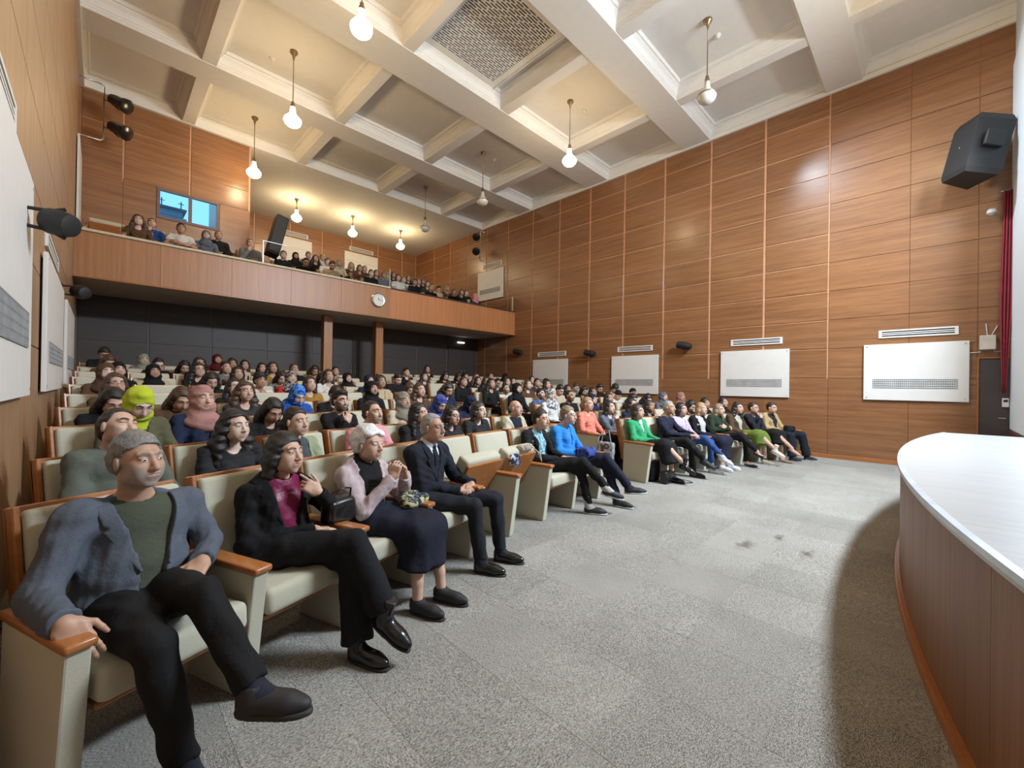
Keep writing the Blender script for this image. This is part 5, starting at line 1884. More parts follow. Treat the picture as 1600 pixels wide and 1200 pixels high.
def glasses_mesh():
    m = MB()
    for s in (-1, 1):
        c = Vector((s * 0.032, -0.101, 0.008))
        pts = [c + Vector((0.024 * math.cos(a), abs(math.cos(a)) * 0.004 * (1 if math.cos(a) * s > 0 else 0), 0.017 * math.sin(a))) for a in [2 * math.pi * k / 16 for k in range(17)]]
        m.tube(pts, 0.0016, 6, False)
        m.tube([(s * 0.056, -0.097, 0.012), (s * 0.078, -0.06, 0.012), (s * 0.084, 0.01, 0.008), (s * 0.083, 0.03, -0.01)], 0.0015, 6)
    m.tube([(-0.009, -0.103, 0.012), (0, -0.108, 0.014), (0.009, -0.103, 0.012)], 0.0016, 6)
    return m.mesh('glasses', BLACKGLOSS, True)
CAST = '''R 1 0 -0.14 0.01 ponytail blond sweater coral|blond person in coral blouse|lap f
R 1 1 -0.12 -0.06 long black sweater slate|black-haired person resting head on hand|chin f
R 1 2 -0.04 -0.02 long black sweater navy|person in navy with black hair|lap f
R 1 3 -0.11 -0.06 bob dark sweater black|dark-haired person with hand on face|chin f
R 1 5 0.01 -0.04 long black sweater black|long black-haired person behind front row|down f
R 1 6 -0.08 -0.02 bob black sweater black|person with black bob behind front row|lap f
R 1 7 -0.07 -0.00 long black sweater black|dark-haired person, last one in row|lap f
L 2 0 0.13 0.06 hijab lime jacket olive|person in yellow-green headscarf|down f
L 2 1 -0.02 0.06 hijab rose jacket navy|person in dusty pink headscarf and navy coat|lap f
L 2 2 -0.04 -0.05 long black sweater black|long-haired person leaning forward|down f
L 2 3 0.14 0.00 quiff black sweater black|bearded person dozing on one hand|chin m b
L 2 5 -0.14 -0.01 hijab taupe jacket sand|person in taupe headscarf and sand coat|lap f
L 2 6 -0.14 -0.04 hijab royal sweater navy|person in royal blue headscarf|down f
L 2 7 -0.14 -0.06 hijab navy sweater navy|person in navy hood turned away|down f
R 2 0 -0.04 0.05 hijab whitefloral sweater white|person in white floral headscarf|lap f
R 2 1 -0.12 0.02 crop black sweater black|bearded person in black top|lap m b
R 2 2 -0.02 -0.06 hijab navy sweater navy|person in navy headscarf|lap f
R 2 3 -0.14 -0.03 long dark sweater dark|dark-haired person with long hair|lap f
R 2 4 0.03 -0.02 long black sweater black|black-haired person in black|down f
R 2 5 -0.14 -0.03 wavy black sweater dark|person with wavy black hair|down f
R 2 6 -0.14 -0.00 hijab slate sweater slate|person in slate-grey headscarf|lap f
R 2 7 -0.14 -0.00 hijab rosebrown sweater brown|person in rose-brown headscarf|lap f
L 3 0 -0.14 -0.06 long black jacket black|black-haired person in dark jacket with glasses|down f g
L 3 1 -0.08 -0.05 long brown jacket brown|long brown-haired person turned away|down f
L 3 2 -0.05 -0.00 wavy brown sweater dark|person with wavy brown hair|lap f
L 3 3 -0.06 -0.02 hijab bluepat jacket blue|person in bright blue patterned headscarf|down f
L 3 4 -0.14 -0.02 short dark sweater black|dark-haired person slumped in the seat|down f
L 3 5 -0.14 0.04 hijab black sweater black|person in black headscarf, turned aside|lap f
L 3 6 0.14 0.02 wavy brown sweater brown|person with wavy brown hair|lap f
L 3 7 0.09 0.06 wavy dark sweater navy|dark-haired person in navy jumper|down f
R 3 0 -0.05 0.06 hijab black sweater black|person in black headscarf facing forward|lap f
R 3 1 0.05 -0.06 short black shirt denim|bearded person in blue denim shirt|lap m b
R 3 2 -0.03 0.06 short black sweater sand|black-haired person bowed forward|down m
R 3 4 -0.14 -0.02 long black sweater black|long black-haired person|lap f
R 3 5 0.14 -0.06 beanie black sweater white|person in black beanie and white jacket|down m
R 3 6 0.14 -0.03 beanie black sweater white|person in black beanie|lap m
L 4 0 0.06 -0.03 long brown sweater brown|brown-haired person with glasses|lap f g
L 4 2 0.03 -0.06 long black sweater black|black-haired person in black top|lap f
L 4 4 -0.14 0.00 long dark sweater mustard|dark-haired person in mustard blouse|lap f
L 4 6 -0.10 0.06 bob dark jacket beige|person with dark bob and beige jacket|lap f
L 4 7 -0.14 -0.05 bob brown sweater brown|brown-haired person sitting low|down f
R 4 0 0.05 0.06 wavy black sweater black|wavy black-haired person|lap f
R 4 1 -0.14 -0.06 crop black tee white|bearded person in white t-shirt|lap m b
R 4 2 -0.05 0.05 long brown sweater brown|long brown-haired person|lap f
R 4 3 -0.03 0.06 long dark sweater black|dark-haired person near the white board|lap f
R 4 4 0.09 -0.06 long black sweater dark|person with long black hair|lap f
R 4 5 -0.01 -0.06 bob black sweater black|black-haired person with bob|down f
R 4 6 -0.07 0.01 short black sweater black|short-haired person in black jacket|down m
R 4 7 -0.14 0.00 curly black sweater sand|dark-haired person in pale top|down m
L 5 0 -0.05 0.02 hijab brown sweater brown|person in brown headscarf|lap f
L 5 2 -0.10 -0.04 verylong black sweater black|person with very long hair, head down|down f
L 5 3 -0.01 -0.06 curly black tee white|curly-haired person in white scarf|chin f
L 5 4 -0.13 0.01 hijab floral sweater red|person in patterned headscarf and red top|lap f
L 5 5 -0.08 0.06 long dark sweater white|dark-haired person in white top|lap f
L 5 6 0.14 -0.01 hijab navy jacket navy|person in navy headscarf|lap f
L 5 7 0.14 0.06 short black sweater black|dark-haired person near the pillar|down m
R 5 0 -0.02 0.01 short black sweater black|short-haired person in dark top|lap m
R 5 1 0.06 0.02 long black sweater black|black-haired person with glasses|lap f g
R 5 2 0.14 0.02 long dark sweater black|dark-haired person by the aisle|lap f
R 5 3 0.14 -0.06 long blond sweater sand|blond person with long hair|lap f
R 5 4 -0.07 0.02 short dark sweater dark|short dark-haired person|lap m
R 5 6 0.14 -0.06 short brown sweater grey|brown-haired person bowed forward|down m
L 6 0 0.14 -0.03 hijab black sweater black|person in black headscarf, hand at mouth|chin f
L 6 1 -0.07 -0.04 hijab black jacket beige|person in black headscarf and beige coat|lap f
L 6 2 -0.10 0.01 wavy black sweater black|person with wavy black hair and glasses|lap f g
L 6 3 -0.14 -0.03 long black sweater black|person with black fringe and long hair|lap f
L 6 4 -0.04 -0.06 long black sweater grey|dark-haired person in grey top|down f
L 6 5 0.13 -0.06 long black sweater black|black-haired person looking down|down f
L 6 6 0.09 -0.06 hijab black sweater black|person in black headscarf|lap f
R 6 1 0.12 0.06 hijab black sweater black|person in black headscarf near back|lap f
R 6 2 -0.08 -0.06 long black jacket black|black-haired person in black and white|lap f
R 6 3 -0.06 -0.06 crop black sweater grey|person with cropped hair and grey top|down m
R 6 4 -0.09 -0.06 long black sweater black|long-haired person in dark clothes|lap f
R 6 5 0.01 0.01 long dark sweater dark|dark-haired person leaning over|lap f
R 6 6 -0.14 -0.06 curly black sweater sand|curly-haired person in sand top|down m
L 7 2 0.04 0.05 long black sweater black|black-haired person in dark top|lap f
L 7 3 -0.14 0.00 bun dark jacket grey|person with tied hair and grey jacket|lap f
L 7 4 0.08 0.04 wavy black sweater mustard|wavy-haired person in mustard top|lap f
L 7 5 -0.10 0.03 short brown jacket black|brown-haired person with glasses|lap m g
R 7 0 0.07 -0.06 verylong dark sweater navy|long dark-haired person in navy top|lap f
R 7 1 0.10 0.01 long black sweater black|black-haired person in dark coat|down f
R 7 2 -0.08 -0.01 bob dark sweater black|person with dark bob|down f
R 7 3 -0.03 -0.03 wavy auburn sweater dark|reddish-haired person|lap f
R 7 4 -0.13 0.00 crop dark sweater dark|person with very short hair|lap m
L 8 0 0.05 -0.02 bob brown sweater brown|brown-haired person bending over|down f
L 8 1 0.12 -0.03 crop black sweater black|short-haired person with lowered head|down m
L 8 2 -0.09 -0.06 long black sweater black|long-haired person looking down|down f
L 8 3 0.14 0.02 bob black sweater black|person with black bob and dark top|lap f
L 8 4 0.11 -0.05 long black sweater black|long-haired person in black|lap f
L 8 6 0.03 -0.03 wavy dark sweater mustard|wavy dark-haired person in mustard|down f
L 8 7 -0.04 -0.06 bun black sweater black|person with tied black hair|lap f
R 8 0 0.06 -0.02 bun black sweater black|person with black bun|lap f
R 8 6 -0.06 -0.04 hijab black sweater black|person in black headscarf by right wall|down f
L 9 0 -0.14 0.06 short black sweater black|dark-haired person in black top|down m
L 9 1 -0.02 -0.04 hijab sage jacket grey|person in sage-green headscarf|lap f
L 9 3 0.03 0.05 hijab maroon sweater maroon|person in dark red headscarf|lap f
L 9 4 -0.03 -0.06 long dark sweater mustard|dark-haired person in mustard top|lap f
R 9 1 -0.07 -0.06 long brown jacket grey|brown-haired person in grey jacket|lap f
R 9 2 0.10 0.04 long black sweater black|tall dark-haired person in back|chin f'''
BALCONY = '''a0 0.55 0.00 wavy brown sweater brown|person with long brown hair beside the blue sweater
a1 0.83 -0.06 crop dark sweater blue|person in bright blue sweater, hand at mouth
a0 1.29 0.02 short black tee white|person in white t-shirt resting on folded arms
a0 1.77 -0.01 hijab slate sweater slate|person in dark headscarf, left balcony
a1 2.15 -0.00 crop black sweater black|person in black sweater on left balcony
a0 2.69 0.02 crop black jacket grey|person in grey jacket with chin on hand
b1 3.72 0.01 short black sweater black|black-haired person behind column loudspeaker
b0 4.02 -0.00 crop black sweater black|person leaning over the balcony ledge
b2 4.32 -0.04 hijab black sweater black|person in black headscarf behind the glass
b3 5.00 -0.02 short black sweater grey|short-haired person in front of left cream board
b2 4.92 0.02 verylong black sweater black|person with very long black hair
b3 5.47 0.02 crop black tee white|short-haired person in white
b1 4.97 0.08 short dark tee white|dark-haired person in white shirt
b0 4.74 0.07 short dark sweater sand|person looking down in sand top
b2 5.68 0.04 long ash sweater sand|fair-haired person in sand top
b3 6.49 -0.05 long ash sweater brown|long fair-haired person in front of right board
b2 6.40 0.01 bob brown sweater brown|brown-haired person with bob
b3 7.01 -0.06 crop dark sweater brown|person with very short hair and brown top
b1 6.39 0.02 short black sweater black|black-haired person sitting low
b2 7.02 -0.04 long dark sweater brown|dark-haired person by the glass joint
b1 6.85 0.05 crop black sweater slate|short-haired person by the glass joint
b2 7.47 -0.06 hijab sage sweater sage|person in pale green headscarf at glass post
b3 8.19 -0.06 long dark sweater black|dark-haired person right of glass post
b1 7.38 0.06 bob dark tee white|person with dark bob and white top
b2 8.13 -0.06 crop black tee white|cropped-haired person in white
b3 8.85 -0.06 long black sweater black|black-haired person facing stage
b1 8.05 0.03 short dark sweater black|short-haired person in row behind
b2 8.77 -0.01 long brown sweater black|brown-haired person above clock
b3 9.54 -0.06 long black sweater black|long black-haired person, middle balcony
b1 8.59 0.06 bob dark sweater dark|person with dark bob, middle balcony
b0 8.17 -0.00 crop black sweater dark|person almost hidden by the ledge
b1 9.05 -0.03 short dark sweater sand|bowed person behind the ledge
b1 9.49 0.05 long ash sweater brown|fair-haired person on right balcony
b0 9.16 0.01 short black sweater black|low-sitting dark person on right balcony
b1 10.18 0.02 wavy black sweater black|wavy black-haired person on right balcony
b1 10.90 -0.02 hijab pink sweater dark|person in pink headscarf on right balcony
b2 11.15 -0.06 crop black sweater black|short-haired person in front of right wall board'''
# ---------------------------------------------------------------- chairs of the hall
for row in range(NROW):
    for side in 'LR':
        for i in range(8):
            x, y, z, a = seat_xy(side, row, i)
            up = (side, row, i) in (('L', 0, 4), ('L', 0, 5))
            chair((x, y, z), a, ('folded ' if up else '') + 'cream auditorium chair, ' + seat_label(side, row, i), 'auditorium chairs', i == 0, up, 1 if side == 'L' else PRR / PL)

COLR = dict(black=(0.008, 0.008, 0.009), white=(0.55, 0.54, 0.52), grey=(0.14, 0.145, 0.15), beige=(0.42, 0.34, 0.22), sand=(0.45, 0.38, 0.28), brown=(0.085, 0.045, 0.025),
            maroon=(0.075, 0.010, 0.015), navy=(0.012, 0.017, 0.045), blue=(0.02, 0.07, 0.30), olive=(0.09, 0.085, 0.045), dark=(0.03, 0.028, 0.03), mustard=(0.30, 0.16, 0.03),
            red=(0.35, 0.025, 0.03), denim=(0.06, 0.10, 0.22), coral=(0.62, 0.20, 0.14), slate=(0.10, 0.115, 0.15), sage=(0.22, 0.25, 0.19), lime=(0.42, 0.48, 0.03), rose=(0.36, 0.18, 0.16),
            rosebrown=(0.30, 0.14, 0.11), taupe=(0.21, 0.19, 0.15), royal=(0.05, 0.07, 0.26), pink=(0.62, 0.22, 0.24), green=(0.03, 0.33, 0.13))
PATT = {'bluepat': lambda: mat_cloth((0.01, 0.06, 0.42), 'floral', (0.10, 0.30, 0.62)), 'floral': lambda: mat_cloth((0.34, 0.30, 0.27), 'floral', (0.03, 0.03, 0.04)),
        'whitefloral': lambda: mat_cloth((0.62, 0.62, 0.60), 'floral', (0.12, 0.12, 0.14))}


def colour(n):
    return PATT[n]() if n in PATT else COLR[n]


def crowd_spec(hair, hc, top, tc, pose, flags):
    sex = flags[0]
    sp = dict(sex=sex, top={'jacket': 'jacket_closed', 'shirt': 'sweater'}.get(top, top), tc=colour(tc), res=0.016)
    if top in ('jacket', 'shirt'):
        sp['topname'] = top
    if hair in ('hijab',):
        sp['hair'], sp['hj'] = 'hijab', colour(hc)
    else:
        sp['hair'], sp['hc'] = hair, hc
    sp['pose'] = (pose,) if pose != 'down' else ('down',)
    if 'b' in flags:
        sp['beard'] = 0.75
    if 'g' in flags:
        sp['glasses'] = True
    if pose == 'down':
        sp['closed'] = True
    return sp


POSES['gaze'] = dict(yaw=0.22)
TONES = ['fair', 'pale', 'fair', 'olive', 'fair', 'tan']
for n, ln in enumerate(CAST.split('\n')):
    a, desc, fl_ = ln.split('|')
    side, row, i, dx, dz, hair, hc, top, tc = a.split()
    row, i, dx, dz = int(row), int(i), float(dx), float(dz)
    pose, *flags = fl_.split()
    sp = crowd_spec(hair, hc, top, tc, pose, flags)
    sp['skin'] = TONES[(n * 5 + 2) % 6]
    sp['res'] = 0.0135 if row < 4 else 0.0165
    x, y, z, rz = seat_xy(side, row, i)
    if side == 'L' and i == 0:
        dx = max(dx, 0.0)
    person((x + dx, y - 0.01, z + dz), rz, desc + ', ' + seat_label(side, row, i), sp, 'audience in the hall')

# balcony audience and its chairs
for (x0, x1, y0, y1, z1) in ((XL, 2.96, 11.7, 12.62, 3.90), (XL, 2.96, 12.62, YBOOTH, 4.20)):
    MB().box(x0, x1, y0, y1, 3.74, z1).build('balcony_step', mat_plain('dark_carpet', (0.06, 0.055, 0.05, 1), 0.95), bal)
seatx = {}
for n, ln in enumerate(BALCONY.split('\n')):
    a, desc = ln.split('|')
    r, x, dz, hair, hc, top, tc = a.split()
    x, dz = float(x), float(dz)
    y, z = ([(12.25, 3.90), (13.10, 4.20)] if r[0] == 'a' else BROW)[int(r[1])]
    pose = 'lap'
    sex = 'm' if hair in ('crop', 'short') else 'f'
    if 'hand at mouth' in desc or 'chin' in desc:
        pose = 'chin'
    if 'arms' in desc:
        pose = 'cross_arms'
    if 'looking down' in desc or 'bowed' in desc or 'leaning over' in desc:
        pose = 'down'
    sp = crowd_spec(hair, hc, top, tc, pose, [sex])
    sp['skin'] = TONES[(n * 5 + 1) % 6]
    sp['res'] = 0.0165
    person((x, y, z + dz), -0.06, desc + (', behind the balcony front' if len(desc.split()) < 8 else ''), sp, 'audience on the balcony')
    if all(abs(x - q) > 0.58 for q in seatx.get(r, [])):
        seatx.setdefault(r, []).append(x)
        chair((x, y, z), 0, 'cream balcony chair under ' + desc.split(',')[0], 'balcony chairs', True, False, 0.9)
for k, x in enumerate((0.03, 0.12)):
    chair((x, 12.25 + 0.8 * k, (3.95, 4.16)[k]), 0, 'empty cream balcony chair in the left corner, %s row' % ORD[k], 'balcony chairs', True, True, 0.9)

# ---------------------------------------------------------------- people near the camera
def seated(side, row, i, desc, sp, dx=0.0, dy=0.0, dz=0.0):
    x, y, z, rz = seat_xy(side, row, i)
    c, s = math.cos(rz), math.sin(rz)
    return person((x + c * dx - s * dy, y + s * dx + c * dy, z + dz), rz, desc + ', ' + seat_label(side, row, i), sp, None)


GREYJ = mat_cloth((0.085, 0.098, 0.125))
seated('L', 0, 0, 'grey-bearded person in grey blazer', dict(sex='m', res=0.0095, fres=0.0042, top='jacket_open', topname='blazer', tc=GREYJ, under=(0.060, 0.068, 0.046), hair='short', hc='salt', bc_='grey', beard=0.72,
       skin='olive', lapels=True, fat=0.028, bc=(0.008, 0.008, 0.009), shoe=('sneaker', SHOE_SOFT, SOLE), seed=11,
       pose=make_pose('legsL', head=(0.005, 0.03, 1.145), yaw=0.16, pit=-0.02, neck=(0.03, 0.105, 0.955), shR=(-0.175, 0.085, 0.925), shL=(0.225, 0.10, 0.895), elR=(-0.305, 0.0, 0.69), wrR=(-0.322, -0.255, 0.665),
                      hdR=(0.25, -0.62, -0.74), pnR=(0.35, 0.6, -0.7), cuR=0.4, elL=(0.285, 0.0, 0.70), wrL=(0.17, -0.15, 0.675), hdL=(-0.75, -0.55, -0.35), pnL=(-0.1, 0.15, -1), cuL=0.35,
                      hipL=(0.09, 0.0, 0.545), knL=(0.005, -0.45, 0.655), anL=(0.02, -0.74, 0.37), toL=(0.42, -0.9, 0.0), upL=(0.0, 0.25, 1), knR=(-0.15, -0.43, 0.54), anR=(-0.08, -0.50, 0.085), openw=0.045)))
seated('L', 0, 1, 'dark-haired person in black blazer, legs crossed', dict(sex='f', res=0.0095, fres=0.0042, top='jacket_open', topname='blazer', tc=(0.006, 0.006, 0.007), under=mat_cloth((0.16, 0.012, 0.05), 'plain', None, 0.35), hair='bob', hc='black',
       skin='fair', lapels=True, fat=0.018, bot='wide', bc=(0.008, 0.008, 0.010), shoe=('boot', SHOE_BLACK, SOLE), seed=12,
       pose=make_pose('legs', head=(0.060, 0.035, 1.075), yaw=0.14, pit=-0.04, rol=0.05, neck=(0.055, 0.11, 0.895), shR=(-0.115, 0.095, 0.855), shL=(0.205, 0.09, 0.85), elR=(-0.175, 0.02, 0.615), wrR=(0.10, -0.17, 0.645),
                      hdR=(0.85, -0.5, -0.12), pnR=(0.0, -0.2, -1), cuR=0.22, elL=(0.335, -0.10, 0.665), wrL=(0.145, -0.145, 0.850), hdL=(-0.66, 0.40, 0.62), pnL=(-0.25, 0.85, 0.2), fcL=[0.12, 1.0, 1.15, 1.25], thL=0.2,
                      knR=(0.13, -0.46, 0.61), anR=(0.17, -0.66, 0.245), toR=(0.10, -0.85, -0.45), upR=(0.0, -0.45, 0.9), knL=(0.15, -0.42, 0.505), anL=(0.10, -0.53, 0.085), openw=0.05)), dx=0.02)
seated('L', 0, 2, 'white-haired elderly person in pale pink jacket', dict(sex='f', res=0.0095, fres=0.0045, top='cardigan', topname='jacket', tc=(0.46, 0.37, 0.38), under=(0.008, 0.008, 0.009), hair='bouffant', hc='white',
       skin='fair', fat=0.03, bot='skirt', hemz=0.27, bc=(0.010, 0.011, 0.022), shoe=('shoe', SHOE_SOFT, SOLE), seed=14,
       pose=make_pose(head=(0.045, 0.02, 1.055), yaw=0.12, neck=(0.035, 0.10, 0.895), shR=(-0.135, 0.07, 0.85), shL=(0.195, 0.07, 0.85), elR=(-0.14, -0.13, 0.64), wrR=(0.045, -0.22, 0.845),
                      hdR=(0.25, -0.12, 0.9), pnR=(0.9, 0.3, 0.0), cuR=0.75, elL=(0.28, -0.10, 0.64), wrL=(0.175, -0.21, 0.83), hdL=(-0.30, -0.05, 0.9), pnL=(-0.9, 0.3, 0.0), cuL=0.75,
                      knL=(0.23, -0.45, 0.50), knR=(0.04, -0.45, 0.50), anR=(0.0, -0.50, 0.085), anL=(0.205, -0.53, 0.085), toL=(0.12, -1, 0), toR=(0.05, -1, 0))), dx=0.03)
seated('L', 0, 3, 'grey-haired person in dark suit, tie and glasses', dict(sex='m', res=0.0098, fres=0.0046, top='jacket_closed', topname='suit_jacket', tc=(0.012, 0.014, 0.022), collar=(0.60, 0.66, 0.74), tie=(0.01, 0.011, 0.018), under=(0.60, 0.66, 0.74), hair='crop', hc='grey', glasses=True,
       skin='olive', lapels=True, bc=(0.014, 0.015, 0.021), shoe=('shoe', SHOE_BLACK, SOLE), seed=15,
       pose=make_pose(head=(0.110, 0.0, 1.125), yaw=0.08, neck=(0.09, 0.06, 0.985), shR=(-0.085, 0.05, 0.92), shL=(0.255, 0.055, 0.92), elR=(-0.06, -0.02, 0.66), wrR=(0.18, -0.23, 0.605),
                      hdR=(0.8, -0.55, -0.05), pnR=(0.1, 0.2, -1), cuR=0.5, elL=(0.36, -0.05, 0.67), wrL=(0.32, -0.26, 0.635), hdL=(-0.75, -0.4, -0.3), pnL=(-0.2, 0.25, -1), cuL=0.5,
                      knL=(0.38, -0.47, 0.52), knR=(0.11, -0.44, 0.52), anR=(0.13, -0.51, 0.085), anL=(0.40, -0.52, 0.085), toR=(0.22, -1, 0), toL=(0.22, -1, 0), openw=0.0)), dx=0.0)

seated('L', 0, 6, 'person in black cardigan and blue blouse', dict(sex='f', res=0.011, top='cardigan', tc=(0.008, 0.008, 0.009), collar=(0.32, 0.50, 0.58), under=mat_cloth((0.30, 0.50, 0.58), 'floral', (0.10, 0.22, 0.28)), hair='bunlow', hc='black',
       skin='fair', bc=(0.006, 0.006, 0.007), bot='slim', shoe=('sneaker', SHOE_SOFT, SOLE_W), sockm=mat_cloth((0.4, 0.38, 0.34)), seed=16,
       pose=make_pose('legs', head=(0.035, 0.03, 1.09), yaw=0.05, wrL=(0.16, -0.22, 0.64), wrR=(0.05, -0.20, 0.63), knR=(0.20, -0.46, 0.61), anR=(0.38, -0.70, 0.30), toR=(0.55, -0.8, -0.25), upR=(0, -0.2, 0.95),
                      knL=(0.22, -0.42, 0.51), anL=(0.26, -0.52, 0.085), toL=(0.4, -0.9, 0), openw=0.06)))
seated('L', 0, 7, 'person in bright blue hooded jacket', dict(sex='f', res=0.0115, top='jacket_closed', topname='hooded_jacket', tc=(0.025, 0.20, 0.58), under=(0.05, 0.22, 0.55), hair='bunlow', hc='ash', glasses=True,
       skin='pale', bc=(0.012, 0.014, 0.030), shoe=('sneaker', SHOE_SOFT, SOLE_W), seed=17,
       pose=make_pose('legs', head=(0.02, 0.03, 1.11), yaw=0.12, wrL=(0.20, -0.22, 0.60), wrR=(0.06, -0.22, 0.60), knR=(0.14, -0.46, 0.59), anR=(0.24, -0.74, 0.25), toR=(0.45, -0.85, 0.05), upR=(0, 0.1, 1), knL=(0.2, -0.44, 0.5), anL=(0.16, -0.62, 0.085))))
# right block, front row
Rr = [('person in bright green quilted jacket', dict(hair='bob', hc='dark', top='jacket_closed', topname='quilted_jacket', tc=(0.035, 0.30, 0.13), under=(0.5, 0.5, 0.5), bot='skirt', hemz=0.33, pose=make_pose('legs', head=(-0.05, 0.05, 1.10), yaw=0.0, wrL=(0.10, -0.25, 0.63), wrR=(-0.02, -0.25, 0.63)), shoe=('boot', SHOE_BLACK, SOLE)), -0.03),
      ('person with grey hair in navy jumper', dict(sex='m', hair='crop', hc='grey', skin='olive', top='sweater', tc=(0.012, 0.014, 0.030), pose=make_pose('legs', head=(0.12, -0.02, 1.15), neck=(0.10, 0.06, 0.975), shL=(0.26, 0.05, 0.91), shR=(-0.07, 0.05, 0.91), yaw=0.05, wrL=(0.25, -0.42, 0.69), wrR=(0.12, -0.42, 0.69), elL=(0.32, -0.14, 0.72), elR=(-0.07, -0.14, 0.70), hdL=(-0.6, -0.7, 0), hdR=(0.6, -0.7, 0)), shoe=('sneaker', SHOE_SOFT, SOLE)), 0.04),
      ('person in lilac shirt and blue jeans', dict(hair='bob', hc='black', top='jacket_closed', topname='shirt', tc=(0.50, 0.40, 0.55), under=(0.5, 0.45, 0.55), bot='slim', bc=(0.03, 0.07, 0.22), pose=make_pose('legs', head=(0.0, 0.05, 1.105), yaw=-0.08), shoe=('sneaker', SHOE_WHITE, SOLE_W), sockm=mat_cloth((0.5, 0.5, 0.5))), 0.05),
      ('blond person in black blazer, hands clasped', dict(hair='bob', hc='blond', top='cardigan', topname='blazer', tc=(0.006, 0.006, 0.007), under=(0.45, 0.45, 0.44), bot='skirt', bc=(0.012, 0.014, 0.03), hemz=0.22, pose=make_pose(head=(0.05, 0.05, 1.10), yaw=-0.08, pit=-0.08), shoe=('sneaker', SHOE_WHITE, SOLE_W)), 0.04),
      ('person in dark green blazer and lime skirt', dict(hair='long', hc='ash', top='jacket_closed', topname='blazer', tc=(0.020, 0.034, 0.018), under=(0.02, 0.03, 0.02), bot='slim', pose=make_pose('legs', 'cross_arms', head=(0.03, 0.05, 1.07), yaw=-0.08), shoe=('pump', SHOE_BLACK, SOLE)), 0.03),
      ('person in brown jacket and white boots', dict(hair='wavy', hc='dark', top='jacket_open', tc=(0.075, 0.045, 0.022), under=(0.4, 0.38, 0.34), bot='skirt', bc=(0.12, 0.17, 0.03), hemz=0.42, pose=make_pose('legs', head=(0.04, 0.05, 1.10), yaw=-0.12), shoe=('boot', SHOE_CREAM, SHOE_CREAM)), 0.04),
      ('person in dark jumper touching the face', dict(hair='bunlow', hc='dark', glasses=True, top='sweater', tc=(0.012, 0.014, 0.022), bot='skirt', bc=(0.008, 0.008, 0.009), hemz=0.40, pose=make_pose('chin', 'legs', head=(-0.02, 0.05, 1.09), yaw=0.0), shoe=('pump', SHOE_NUDE, SOLE)), 0.0),
      ('person in beige trench coat with dark bag', dict(hair='bun', hc='dark', top='jacket_open', topname='trench_coat', tc=(0.42, 0.30, 0.15), under=(0.02, 0.02, 0.022), bot='wide', bc=(0.012, 0.014, 0.022), pose=make_pose(head=(-0.03, 0.03, 1.09), yaw=-0.08, pit=0.12, knL=(0.25, -0.44, 0.53), anL=(0.33, -0.50, 0.085)), shoe=('sneaker', SHOE_SOFT, SOLE_W)), -0.02)]
for i, (d, sp, dx) in enumerate(Rr):
    sp.setdefault('sex', 'f')
    sp['res'] = 0.0125
    sp['seed'] = 20 + i
    seated('R', 0, i, d, sp, dx)
# left block, second row
seated('L', 1, 0, 'dark-haired person in olive grey jacket, eyes closed', dict(sex='m', res=0.0105, fres=0.005, hair='crop', hc='dark', skin='fair', beard=0.35, top='jacket_closed', tc=(0.105, 0.115, 0.095), under=(0.1, 0.1, 0.09), fat=0.01, closed=True, seed=31,
       pose=make_pose(head=(0.0, 0.09, 1.10), yaw=0.25, pit=-0.22, rol=0.22)), dz=0.045)
seated('L', 1, 1, 'person with very long curly black hair', dict(res=0.0105, fres=0.005, hair='verylong', hc='black', skin='pale', top='sweater', seed=32, pose=make_pose(head=(0.0, 0.05, 1.10), yaw=0.12)), dx=0.03)
seated('L', 1, 2, 'person with ponytail and light green jacket', dict(res=0.0105, fres=0.005, hair='ponytail', hc='dark', skin='fair', top='cardigan', topname='jacket', tc=(0.27, 0.30, 0.19), under=(0.06, 0.07, 0.08), seed=33, pose=make_pose(head=(-0.01, 0.05, 1.11), yaw=0.15)), dx=-0.10, dz=-0.01)
seated('L', 1, 3, 'dark-haired person in pink t-shirt', dict(sex='m', res=0.0105, fres=0.005, hair='crop', hc='dark', skin='fair', beard=0.4, top='tee', tc=(0.62, 0.28, 0.29), seed=34, pose=make_pose(head=(0.02, 0.05, 1.12), yaw=0.12, pit=-0.05)), dx=0.05, dz=0.02)
seated('L', 1, 4, 'long-haired person in black denim jacket', dict(res=0.0115, hair='long', hc='black', skin='fair', top='jacket_closed', tc=(0.012, 0.012, 0.013), seed=35, pose=make_pose(head=(0.0, 0.05, 1.10), yaw=0.25)), dx=0.08)
seated('L', 1, 5, 'person with glasses and black cold-shoulder top', dict(res=0.0115, hair='long', hc='black', skin='fair', glasses=True, top='scoop', topname='top', seed=36, pose=make_pose(head=(0.0, 0.04, 1.09), yaw=0.10, pit=0.1)), dx=-0.03, dz=-0.04)
seated('L', 1, 6, 'brown-haired person in black round-neck top', dict(res=0.0115, hair='bob', hc='dark', skin='pale', top='scoop', topname='top', seed=37, pose=make_pose(head=(0.0, 0.05, 1.09), yaw=0.10)), dx=-0.15)
seated('L', 1, 7, 'bald person in cream blazer', dict(sex='m', res=0.0115, hair='ring', hc='grey', skin='fair', top='jacket_open', topname='blazer', tc=(0.46, 0.42, 0.30), under=(0.012, 0.014, 0.03), seed=38, pose=make_pose(head=(0.0, 0.05, 1.10), yaw=0.1)), dx=0.0)
# ---------------------------------------------------------------- bags and small things people brought
def at_seat(side, row, i, lx, ly, lz):
    x, y, z, rz = seat_xy(side, row, i)
    c, s = math.cos(rz), math.sin(rz)
    return (x + c * lx - s * ly, y + s * lx + c * ly, z + lz), rz


